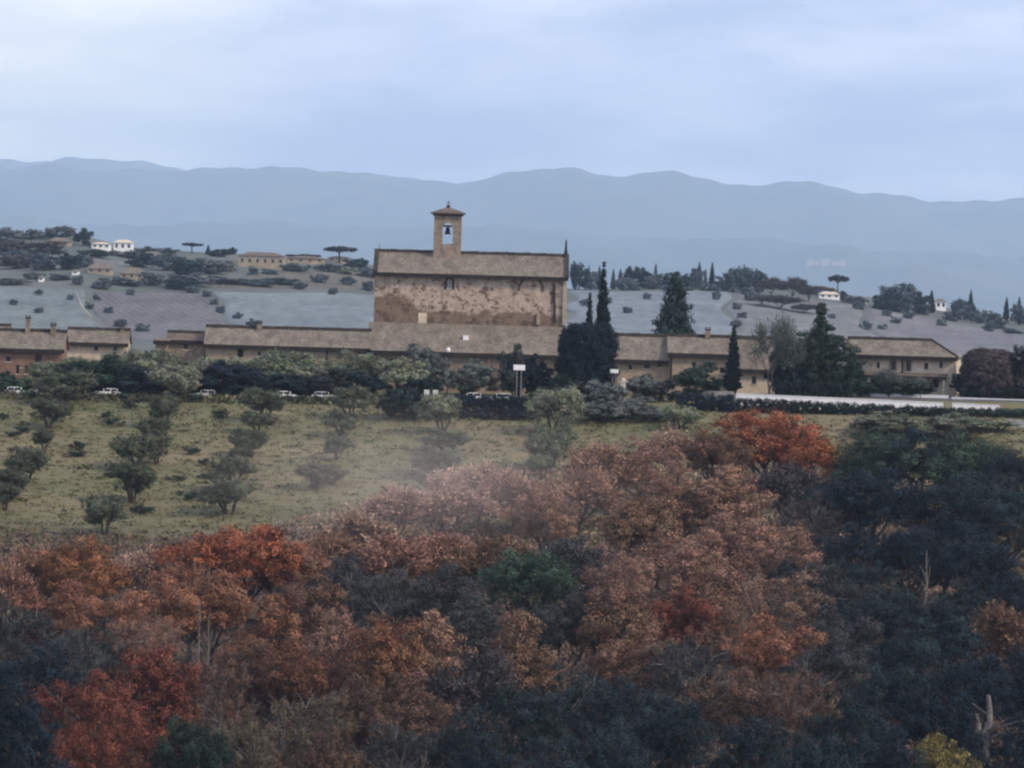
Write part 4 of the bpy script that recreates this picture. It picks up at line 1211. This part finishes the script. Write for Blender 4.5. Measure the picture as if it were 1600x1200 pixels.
for row in {r for r, _, _ in it}:
    L = sorted([t for t in it if t[0] == row], key=lambda t: t[1])
    for i, (_, pb, o) in enumerate(L):
        pos = 'uppermost' if i == 0 else 'lowest' if i == len(L) - 1 else ORD[i] + ' from top'
        o['label'] = f'grey green olive on the grass slope, {pos} {row}'
SH = [(3, 658, 20, 12), (21, 683, 30, 9), (36, 676, 26, 9), (119, 716, 36, 10), (168, 653, 24, 10), (179, 666, 34, 12), (171, 749, 28, 9), (276, 753, 30, 9), (318, 751, 26, 9), (297, 783, 42, 14), (217, 803, 44, 14), (120, 705, 26, 16), (322, 728, 26, 12), (300, 712, 30, 12), (342, 655, 30, 14), (205, 640, 30, 16), (430, 632, 26, 14), (8, 622, 34, 15), (52, 624, 40, 15), (98, 624, 34, 16), (148, 625, 34, 14), (180, 626, 26, 12), (196, 626, 34, 14), (232, 626, 40, 15), (306, 628, 30, 14), (344, 628, 34, 15), (428, 630, 34, 15), (452, 631, 30, 13), (498, 632, 28, 13), (470, 631, 34, 13), (528, 632, 34, 13)]
it = []
for px, pb, w, h in SH:
    p = hit(px, pb, 640, 815); s = p.y / FPX
    o = plant('shrub', p, w * s, h * s, tuple(v * .9 for v in C['dgreen']), cat='shrub', group='low shrubs in the grass')
    it.append((px, o, 'low dark shrub in the grass'))
ordinal_labels(it, 'between the olives')

# ------------------------------------------------------------------ trees and hedges about the buildings
GREEN = [  # kind, px, base py (or distance), width px, height px, colour, Y, label
 ('bush', 5, 612, 70, 40, 'green', 793), ('bush', 60, 612, 60, 38, 'olive', 796), ('bush', 110, 608, 70, 46, 'dgreen', 795), ('bush', 160, 610, 90, 60, 'dgreen', 797), ('olive', 130, 600, 80, 44, 'olive', 803), ('olive', 190, 600, 90, 50, 'olive', 805),
 ('bush', 225, 612, 90, 62, 'bgreen', 796), ('olive', 250, 600, 70, 46, 'olive', 806), ('bush', 292, 614, 80, 58, 'dgreen', 796), ('olive', 320, 600, 90, 50, 'olive', 806), ('bush', 352, 616, 100, 62, 'blue', 796), ('bush', 405, 616, 80, 56, 'bgreen', 797),
 ('olive', 385, 600, 80, 42, 'olive', 806), ('olive', 440, 602, 90, 44, 'olive', 804), ('bush', 432, 612, 60, 54, 'green', 806), ('bush', 462, 618, 80, 42, 'bgreen', 796), ('bush', 520, 618, 80, 44, 'slate', 796), ('olive', 500, 602, 90, 40, 'olive', 803), ('olive', 560, 610, 90, 50, 'olive', 801),
 ('bush', 568, 620, 70, 40, 'bgreen', 796), ('olive', 626, 614, 82, 56, 'lolive', 798), ('bush', 570, 585, 70, 30, 'green', 815), ('bush', 666, 604, 72, 66, 'grey', 804), ('bush', 740, 600, 80, 38, 'grey', 809), ('bush', 802, 606, 46, 68, 'slate', 800), ('bush', 832, 606, 56, 52, 'blue', 800), ('bush', 660, 612, 60, 34, 'bgreen', 797),
 ('bush', 1002, 622, 64, 38, 'grey', 796), ('bush', 1090, 616, 76, 50, 'green', 803), ('bush', 1030, 620, 60, 26, 'slate', 795), ('bush', 945, 640, 70, 46, 'grey', 783), ('bush', 895, 640, 60, 46, 'slate', 785), ('bush', 990, 660, 80, 40, 'grey', 776), ('bush', 880, 612, 50, 34, 'dgreen', 797),
 ('bush', 640, 664, 84, 60, 'bgreen', 770), ('bush', 612, 655, 40, 40, 'green', 772), ('bush', 940, 668, 90, 46, 'grey', 771),
 ('olive', 1062, 690, 62, 58, 'lolive', 765), ('bush', 1385, 720, 118, 80, 'olive', 763), ('bush', 1490, 728, 128, 82, 'olive', 762), ('olive', 1560, 700, 70, 44, 'lolive', 768), ('olive', 1020, 672, 60, 32, 'grey', 772),
 ('olive', 90, 602, 80, 42, 'olive', 804), ('olive', 225, 602, 80, 46, 'lolive', 804), ('olive', 290, 604, 90, 46, 'olive', 802), ('olive', 350, 604, 90, 44, 'lolive', 802), ('olive', 415, 606, 80, 44, 'olive', 801), ('olive', 470, 606, 90, 44, 'lolive', 801), ('olive', 535, 608, 80, 42, 'olive', 800), ('bush', 1350, 612, 60, 22, 'dgreen', 798), ('bush', 1400, 612, 70, 24, 'green', 799), ('bush', 1440, 614, 40, 20, 'dgreen', 799),
]
it = []
PH = {'bush': '{} rounded bush', 'olive': '{} olive'}
for k, px, pb, w, h, c, Y in GREEN:
    if px < 600: h = h * rng.uniform(.72, 1.3) if k == 'olive' else h * rng.uniform(.6, .98)
    p = at(px, pb, Y); s = Y / FPX
    top = at(px, pb - h, Y)
    g = gzf(p.x, Y)
    o = plant(k, (p.x, Y, g - .1), w * s * 1.1, max(1.0, top.z - g + .1), C[c], cat='bush' if k == 'bush' else 'olive tree', group='bushes and olives about the buildings')
    it.append((px, o, PH[k].format(WORD[c])))
ordinal_labels(it, 'near the buildings')

def stand(kind, px, pt, wp, Y, c, label, cat='tree', var=None):
    top = at(px, pt, Y); g = gzf(top.x, Y)
    return plant(kind, (top.x, Y, g - .1), wp / FPX * Y, top.z - g + .1, C[c], label, cat, var=var)
stand('dome', 920, 506, 90, 800, 'blue', 'big dark domed holm oak touching the church right end')
stand('cypress', 944, 413, 29, 838, 'cyp', 'tall black green cypress rising behind the domed holm oak', var=0)
stand('cypress', 922, 461, 20, 836, 'cyp', 'shorter cypress between church and the tall cypress', var=1)
stand('conifer', 1056, 428, 104, 840, 'teal', 'broad dark conifer behind the roof of the stone houses')
stand('cypress', 1147, 511, 26, 803, 'cyp', 'slim garden cypress before the stone house with one chimney', var=1)
stand('cedar', 1284, 476, 122, 803, 'dgreen', 'large dark cedar with a spire left of the farmhouse')
stand('bare', 1205, 488, 95, 801, 'grey', 'bare silvery tree in front of the cream back house', 'bare tree')
stand('bare', 1245, 520, 60, 800, 'grey', 'second bare silvery tree close against the big cedar', 'bare tree')
stand('dome', 1545, 545, 78, 801, 'purple', 'purplish grey rounded tree right of the farmhouse')
stand('bush', 1508, 580, 44, 803, 'slate', 'dark grey bush squeezed between farmhouse and purplish tree')
stand('bush', 1580, 562, 60, 806, 'bgreen', 'dark teal bush behind the purplish tree at right edge')
stand('dome', 1236, 540, 62, 806, 'dgreen', 'dark rounded evergreen filling in left of the cedar')
stand('bush', 1330, 560, 50, 803, 'dgreen', 'dark bushy tree between cedar and farmhouse front')
stand('oak', 1600, 540, 50, 800, 'cyp', 'dark tree cut by the right picture edge beside farmhouse')
stand('twig', 1390, 575, 40, 797, 'grey', 'small leafless grey tree before the farmhouse porch', 'bare tree')
stand('twig', 1440, 588, 34, 797, 'grey', 'tiny leafless grey bush tree before farmhouse right doors', 'bare tree')

def hedge(px0, px1, Y0, Y1, pt0, pt1, c, label, depth=2.6, seed=1, pb=None):
    A, B = at(px0, pt0, Y0), at(px1, pt1, Y1)
    n = max(3, int((B - A).length / 1.3)); lobes = []
    g = random.Random(seed)
    o = A.copy(); o.z = gzf(A.x, A.y) - .2
    for i in range(n):
        t = (i + .5) / n
        p = A.lerp(B, t); gg = gzf(p.x, p.y)
        h = max(.8, p.z - gg) * g.uniform(.97, 1.02)
        nz = max(1, int(h / 1.3))
        for k in range(nz):
            z = gg + h * (k + .55) / nz
            for s in (-1, 1):
                lobes.append((p.x - o.x + g.uniform(-.2, .2), p.y - o.y + s * depth * .28, z - o.z, .95, depth * .36, h / nz * .62))
    me = leaves_mesh('hedge', seed, lobes, 2.6, 18, (.16, .34), .42, .26, .07)
    me.materials.append(M['leaf'])
    ob = link('hedge', me, None); ob.location = o
    ob.color = (*C[c], 1)
    return prop(ob, label, 'hedge', 'hedges along the top of the slope')
hedge(690, 836, 772, 771, 618, 622, 'blue', 'long clipped dark hedge between two olives below the church', seed=201)
hedge(1058, 1149, 784, 782, 617, 620, 'blue', 'dark hedge under the grey thin wall left of red oak', seed=202)
hedge(1150, 1480, 782, 781, 624, 638.5, 'cyp', 'long dark hedge right under the bright white parapet wall', seed=203, depth=2.2)
hedge(1482, 1640, 782, 781, 639, 641, 'dgreen', 'dark hedge at right edge under the white walls', seed=204)
hedge(836, 880, 782, 781, 610, 612, 'slate', 'short grey hedge behind the largest silvery olive', seed=205)
hedge(335, 450, 795, 794, 606, 607, 'blue', 'low blue black hedge behind the lane between white cars', seed=206)
hedge(60, 240, 796, 796, 598, 600, 'bgreen', 'low teal hedge behind the cars at the left', seed=207)
hedge(1500, 1660, 799, 799, 606, 609, 'cyp', 'black low hedge at the foot of the purplish tree', seed=209)
hedge(1210, 1330, 797, 796, 598, 600, 'cyp', 'black hedge at the foot of the large cedar', seed=208)

# ------------------------------------------------------------------ grass tufts and undergrowth (nobody could count them)
def scatter(name, seed, n, y0, y1, pxr, size, color, keep, flat=.5, lift=0.0):
    g = np.random.default_rng(seed)
    Y = g.uniform(y0, y1, n); px = g.uniform(*pxr, n)
    x = (px - 800) / FPX * Y
    k = keep(px, Y); x, Y, px = x[k], Y[k], px[k]
    z = gz(x, Y)
    m = len(x); per = 9
    ci = np.repeat(np.arange(m), per); N = m * per
    s = g.uniform(.6, 1.5, m)
    P = np.stack([x, Y, z + lift], 1)[ci] + g.normal(0, 1, (N, 3)) * np.array([size * 1.3, size * .6, 0]) * s[ci][:, None]
    P[:, 2] += np.abs(g.normal(0, size * flat, N)) * s[ci]
    t = g.normal(0, 1, (N, 3)); t[:, 2] = np.abs(t[:, 2]) * 1.3 * flat + .3; t /= np.linalg.norm(t, axis=1)[:, None]
    b = np.cross(t, g.normal(size=(N, 3))); b /= np.linalg.norm(b, axis=1)[:, None]
    L = (size * g.uniform(.6, 1.3, N) * s[ci])[:, None]; w = L * g.uniform(.25, .5, N)[:, None]
    V = np.empty((N, 4, 3)); V[:, 0] = P - b * w; V[:, 1] = P + b * w; V[:, 2] = P + t * L + b * w * .3; V[:, 3] = P + t * L - b * w * .3
    ti = (1 + g.normal(0, .3, m).clip(-.6, .9))[ci][:, None] * (1 + g.normal(0, .1, (m, 3)))[ci]
    me = quad_mesh(name, V.reshape(-1, 3), np.arange(N * 4).reshape(N, 4), np.repeat(ti.clip(.2, 2.2), 4, 0))
    me.materials.append(M['leaf'])
    o = link(name, me, None); o.color = (*color, 1)
    return prop(o, kind='stuff')
scatter('grass', 301, 14000, 672, 786, (-150, 1750), .2, (.145, .137, .074), lambda px, Y: Y > 0, flat=.35)
scatter('dry_grass', 302, 1500, 675, 784, (-150, 1750), .3, (.095, .105, .05), lambda px, Y: Y > 0, flat=.4)
scatter('tall_grass', 305, 3400, 783.0, 786.0, (-150, 1000), .34, (.15, .14, .085), lambda px, Y: Y > 0, flat=.75)
scatter('undergrowth', 303, 26000, 430, 705, (-200, 1800), .34, (.115, .08, .062), lambda px, Y: Y < np.interp(px, [-200, 0, 250, 400, 520, 700, 900, 1300, 1800], [690, 690, 684, 690, 700, 712, 720, 735, 740]), flat=.9)
scatter('brambles', 304, 12000, 655, 748, (380, 1500), .26, (.30, .215, .17), lambda px, Y: (Y < np.interp(px, [380, 520, 700, 900, 1300, 1500], [690, 706, 728, 738, 752, 745])), flat=.9)

# ------------------------------------------------------------------ the hill beyond: houses and trees
def far_house(px0, px1, pt, pb, roof_py, wall, roof, label, Y=None, depth=9.0, nwin=3):
    pc = (px0 + px1) / 2
    if Y == 'hills':
        Y = 22100.0; d = ray(pc, pb); d = d / d.y
        while Y < 29000 and d.z * Y > float(hz(np.array([d.x * Y]), np.array([Y]))[0]): Y += 20
        p = at(pc, pb, Y) + Vector((0, 0, 6))
    else: p = hit(pc, pb, 1600, 2560, 5)
    Y = p.y; s = Y / FPX
    W = (px1 - px0) * s; he = (pb - pt) * s; hr = (pb - roof_py) * s
    root = empty('country_house', (p.x, Y, p.z), label, 'house', 'country houses on the far hill')
    mb = MB()
    hs = []
    for k in range(nwin):
        x = -W / 2 + W * (k + .5) / nwin
        hs.append((x - .6, x + .6, he * .45, he * .45 + min(1.7, he * .4)))
    zb = -40 if Y > 9000 else -6
    wall_mb(mb, -W / 2, W / 2, 0, zb, he, hs)
    mb.poly([(W / 2, depth, zb), (-W / 2, depth, zb), (-W / 2, depth, he), (W / 2, depth, he)])
    for x, sg in ((-W / 2, -1), (W / 2, 1)):
        pts = [(x, 0, zb), (x, depth, zb), (x, depth, he), (x, 0, he)]
        mb.poly(pts if sg > 0 else pts[::-1])
    mb.build('wall', M[wall], root)
    for a, b, c, d in hs: MB().box(a + .002, b - .002, .2, .3, c + .002, d - .002).build('window', M['glass'], root)
    r = MB(); i = min(W * .25, depth * .5)
    E = [(-W / 2 - .5, -.5), (W / 2 + .5, -.5), (W / 2 + .5, depth + .5), (-W / 2 - .5, depth + .5)]
    a, b = (-W / 2 + i, depth / 2, hr), (W / 2 - i, depth / 2, hr)
    e = [(*q, he + .05) for q in E]
    r.poly([e[0], e[1], b, a]); r.poly([e[2], e[3], a, b]); r.poly([e[1], e[2], b]); r.poly([e[3], e[0], a]); r.poly(e[::-1])
    r.build('roof', M[roof], root)
    return root
far_house(143, 171, 382, 391, 379, 'white', 'cream', 'white country house on the left hilltop, left of the pair')
far_house(177, 206, 380, 394, 375, 'white', 'cream', 'white taller country house on the left hilltop, right of the pair')
far_house(226, 250, 396, 402, 393, 'white', 'roof', 'low white country house right of the hilltop pair')
far_house(136, 174, 421, 430, 412, 'plaster', 'roof', 'grey tiled house half way down the left hillside, left one')
far_house(187, 224, 428, 438, 418, 'plaster', 'roof', 'grey tiled house half way down the left hillside, right one')
far_house(112, 122, 424, 430, 421, 'white', 'roof', 'tiny white house on slope below the left trees', nwin=1)
far_house(60, 67, 434, 441, 431, 'white', 'roof', 'tiny white hut low on the left slope', nwin=1)
far_house(372, 444, 401, 420, 395, 'plaster', 'roof_dark', 'wide tan farmhouse on the ridge left of umbrella pine', nwin=6)
far_house(448, 506, 404, 412, 400, 'plaster', 'roof_dark', 'long dark roofed farmhouse just left of the umbrella pine', nwin=4)
far_house(512, 548, 404, 411, 401, 'cream', 'roof', 'pale low house under the big umbrella pine', nwin=3)
far_house(75, 110, 378, 386, 372, 'plaster', 'roof', 'dim house on the crest near the left edge', nwin=2)
far_house(1280, 1312, 460, 468, 456, 'white', 'cream', 'white house on the right hillside beside a dark tree', nwin=3)
far_house(1334, 1354, 468, 475, 464, 'white', 'roof', 'small white house left of the broad dark tree', nwin=2)
far_house(1462, 1478, 472, 486, 467, 'white', 'roof', 'white narrow house right of the hillside cypress', nwin=2)
far_house(1516, 1538, 492, 500, 488, 'white', 'roof', 'white house far right below the dark hill trees', nwin=2)
far_house(1044, 1068, 412, 424, 405, 'plaster', 'roof', 'pale house among trees on the ridge above the conifer', nwin=2)
for i_, (a_, b_, t_) in enumerate(((1261, 1272, 409), (1273, 1281, 411), (1283, 1297, 408), (1299, 1307, 411), (1308, 1321, 410))):
    far_house(a_, b_, t_, 416, t_ - 2.5, 'plaster', 'roof', 'tiny pale house of the distant hill village at right, ' + ('leftmost', 'second from left', 'middle and largest', 'second from right', 'rightmost')[i_] + ' of five', Y='hills', depth=25, nwin=2)

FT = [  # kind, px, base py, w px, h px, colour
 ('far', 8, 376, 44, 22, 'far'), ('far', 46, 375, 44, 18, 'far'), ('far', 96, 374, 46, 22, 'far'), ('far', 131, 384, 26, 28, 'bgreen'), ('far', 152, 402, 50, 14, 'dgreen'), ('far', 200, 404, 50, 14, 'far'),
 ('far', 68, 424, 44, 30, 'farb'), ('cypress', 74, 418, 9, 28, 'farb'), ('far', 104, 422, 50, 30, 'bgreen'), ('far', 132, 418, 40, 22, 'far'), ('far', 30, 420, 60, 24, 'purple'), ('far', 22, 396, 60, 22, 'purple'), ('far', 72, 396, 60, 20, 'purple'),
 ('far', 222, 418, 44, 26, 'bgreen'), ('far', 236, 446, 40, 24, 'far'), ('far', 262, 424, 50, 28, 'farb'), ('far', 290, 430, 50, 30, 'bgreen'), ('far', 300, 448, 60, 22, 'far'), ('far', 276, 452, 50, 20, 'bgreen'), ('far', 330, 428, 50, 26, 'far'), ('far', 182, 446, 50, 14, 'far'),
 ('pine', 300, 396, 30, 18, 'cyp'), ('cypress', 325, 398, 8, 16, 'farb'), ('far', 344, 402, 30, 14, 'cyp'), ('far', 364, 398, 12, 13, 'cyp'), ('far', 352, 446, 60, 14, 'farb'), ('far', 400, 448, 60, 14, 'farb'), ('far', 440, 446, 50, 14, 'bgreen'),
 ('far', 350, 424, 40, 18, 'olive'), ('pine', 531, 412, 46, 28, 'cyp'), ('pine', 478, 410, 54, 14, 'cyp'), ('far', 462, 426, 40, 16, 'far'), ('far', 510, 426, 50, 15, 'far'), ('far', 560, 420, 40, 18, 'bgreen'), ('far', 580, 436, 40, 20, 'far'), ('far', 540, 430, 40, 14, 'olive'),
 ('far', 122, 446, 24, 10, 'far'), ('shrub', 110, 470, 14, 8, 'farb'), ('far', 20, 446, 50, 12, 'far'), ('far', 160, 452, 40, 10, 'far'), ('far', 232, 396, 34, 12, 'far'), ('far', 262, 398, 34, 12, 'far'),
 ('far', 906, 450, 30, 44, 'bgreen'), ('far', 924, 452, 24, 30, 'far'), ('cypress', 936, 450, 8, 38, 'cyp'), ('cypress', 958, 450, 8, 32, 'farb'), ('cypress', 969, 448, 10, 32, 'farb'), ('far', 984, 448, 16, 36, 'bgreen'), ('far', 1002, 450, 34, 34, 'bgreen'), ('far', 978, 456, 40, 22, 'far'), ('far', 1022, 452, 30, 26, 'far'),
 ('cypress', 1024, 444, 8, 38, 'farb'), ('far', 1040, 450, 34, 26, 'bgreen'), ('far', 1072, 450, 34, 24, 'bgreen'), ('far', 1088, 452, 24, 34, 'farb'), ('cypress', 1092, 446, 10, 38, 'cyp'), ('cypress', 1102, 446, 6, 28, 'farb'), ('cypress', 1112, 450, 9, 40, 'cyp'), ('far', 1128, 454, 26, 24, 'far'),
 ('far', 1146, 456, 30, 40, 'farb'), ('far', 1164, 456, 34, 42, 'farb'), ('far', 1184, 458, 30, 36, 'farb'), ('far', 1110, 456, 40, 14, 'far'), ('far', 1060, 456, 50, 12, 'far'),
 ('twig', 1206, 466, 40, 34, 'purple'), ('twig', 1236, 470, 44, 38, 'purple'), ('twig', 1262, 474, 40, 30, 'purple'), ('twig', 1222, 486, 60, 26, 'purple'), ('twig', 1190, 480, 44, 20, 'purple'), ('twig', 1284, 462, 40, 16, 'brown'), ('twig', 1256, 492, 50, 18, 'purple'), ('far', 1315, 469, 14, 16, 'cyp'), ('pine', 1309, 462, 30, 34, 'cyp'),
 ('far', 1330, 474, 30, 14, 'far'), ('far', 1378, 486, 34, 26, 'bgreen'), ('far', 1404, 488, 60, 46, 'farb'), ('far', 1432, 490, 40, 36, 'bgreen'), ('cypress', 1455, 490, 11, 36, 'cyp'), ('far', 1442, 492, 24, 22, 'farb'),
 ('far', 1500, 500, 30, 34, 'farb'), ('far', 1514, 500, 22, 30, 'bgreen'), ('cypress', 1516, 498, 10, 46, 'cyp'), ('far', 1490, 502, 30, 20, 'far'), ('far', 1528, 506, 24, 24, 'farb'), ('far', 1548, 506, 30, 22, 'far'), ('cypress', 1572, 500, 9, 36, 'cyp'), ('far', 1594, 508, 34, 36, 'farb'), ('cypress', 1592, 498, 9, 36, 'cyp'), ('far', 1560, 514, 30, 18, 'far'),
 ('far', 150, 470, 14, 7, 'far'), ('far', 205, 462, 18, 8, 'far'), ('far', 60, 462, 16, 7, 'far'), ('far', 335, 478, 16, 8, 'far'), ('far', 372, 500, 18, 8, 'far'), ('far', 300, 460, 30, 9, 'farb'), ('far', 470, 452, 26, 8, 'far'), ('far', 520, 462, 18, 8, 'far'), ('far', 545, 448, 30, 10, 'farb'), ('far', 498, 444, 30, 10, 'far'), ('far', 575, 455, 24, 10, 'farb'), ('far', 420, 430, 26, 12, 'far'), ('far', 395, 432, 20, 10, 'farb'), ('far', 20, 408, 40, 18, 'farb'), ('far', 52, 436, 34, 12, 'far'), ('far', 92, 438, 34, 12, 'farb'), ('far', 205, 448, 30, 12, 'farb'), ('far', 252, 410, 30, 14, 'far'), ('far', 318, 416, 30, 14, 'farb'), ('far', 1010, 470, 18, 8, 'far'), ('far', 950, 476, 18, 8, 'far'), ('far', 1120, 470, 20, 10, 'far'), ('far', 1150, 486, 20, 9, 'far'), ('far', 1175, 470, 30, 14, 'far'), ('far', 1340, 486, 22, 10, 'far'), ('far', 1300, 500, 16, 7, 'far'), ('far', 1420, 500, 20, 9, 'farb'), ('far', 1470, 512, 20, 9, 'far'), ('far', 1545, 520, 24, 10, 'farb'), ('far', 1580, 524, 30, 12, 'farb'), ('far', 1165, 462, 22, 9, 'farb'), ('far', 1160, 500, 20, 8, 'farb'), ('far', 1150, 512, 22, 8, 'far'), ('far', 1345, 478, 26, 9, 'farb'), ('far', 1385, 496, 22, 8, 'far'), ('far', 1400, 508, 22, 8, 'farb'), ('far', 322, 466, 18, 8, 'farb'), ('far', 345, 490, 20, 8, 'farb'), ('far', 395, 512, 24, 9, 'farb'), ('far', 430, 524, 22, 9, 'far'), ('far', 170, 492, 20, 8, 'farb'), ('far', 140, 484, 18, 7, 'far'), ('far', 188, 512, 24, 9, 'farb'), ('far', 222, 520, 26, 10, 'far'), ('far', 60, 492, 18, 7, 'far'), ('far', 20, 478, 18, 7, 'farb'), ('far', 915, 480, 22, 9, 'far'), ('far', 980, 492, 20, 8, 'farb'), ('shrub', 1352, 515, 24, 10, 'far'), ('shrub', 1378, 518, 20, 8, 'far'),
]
itl, itr = [], []
FW = dict(far='{} distant tree', tall='upright {} distant tree', cypress='slim {} distant cypress', pine='{} distant umbrella pine', twig='{} leafless distant tree', shrub='{} distant field shrub')
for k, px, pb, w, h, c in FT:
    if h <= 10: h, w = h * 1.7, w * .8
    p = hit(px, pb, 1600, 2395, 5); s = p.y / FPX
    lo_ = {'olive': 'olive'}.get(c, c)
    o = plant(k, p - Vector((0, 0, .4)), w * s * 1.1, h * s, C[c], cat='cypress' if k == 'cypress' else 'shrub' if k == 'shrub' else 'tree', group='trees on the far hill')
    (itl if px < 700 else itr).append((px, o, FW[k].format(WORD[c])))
ordinal_labels(itl, 'left of church')
ordinal_labels(itr, 'right of church')

# ------------------------------------------------------------------ the air
mm = bpy.data.materials.new('mist'); mm.use_nodes = True
mn, ml = mm.node_tree.nodes, mm.node_tree.links
mn.clear()
mo = mn.new('ShaderNodeOutputMaterial'); mv = mn.new('ShaderNodeVolumePrincipled')
mv.inputs['Color'].default_value = (1.0, .90, .80, 1)
mt = mn.new('ShaderNodeTexCoord'); mg = mn.new('ShaderNodeTexGradient'); mg.gradient_type = 'QUADRATIC_SPHERE'
mx = mn.new('ShaderNodeMath'); mx.operation = 'MULTIPLY'; mx.inputs[1].default_value = .0068
ml.new(mt.outputs['Object'], mg.inputs['Vector']); ml.new(mg.outputs['Fac'], mx.inputs[0]); ml.new(mx.outputs[0], mv.inputs['Density'])
ml.new(mv.outputs['Volume'], mo.inputs['Volume'])
_mb = MB().lathe([(math.sin(a), -math.cos(a)) for a in [math.pi * k / 12 for k in range(1, 12)]], 20)
mist = _mb.build('mist', mm)
_mp = at(655, 752, 670)
mist.location = _mp; mist.scale = (38, 58, 13)
prop(mist, kind='stuff')
hm = bpy.data.materials.new('haze'); hm.use_nodes = True
hn, hl = hm.node_tree.nodes, hm.node_tree.links
hn.clear()
ho = hn.new('ShaderNodeOutputMaterial'); hv = hn.new('ShaderNodeVolumePrincipled')
hv.inputs['Color'].default_value = (.60, .80, 1.0, 1)
hv.inputs['Density'].default_value = 3.6e-5
hv.inputs['Anisotropy'].default_value = 0.0
hl.new(hv.outputs['Volume'], ho.inputs['Volume'])
hz_ = MB().box(-11500, 11500, -600, 49000, -185, 1500).build('haze', hm)
prop(hz_, kind='stuff')
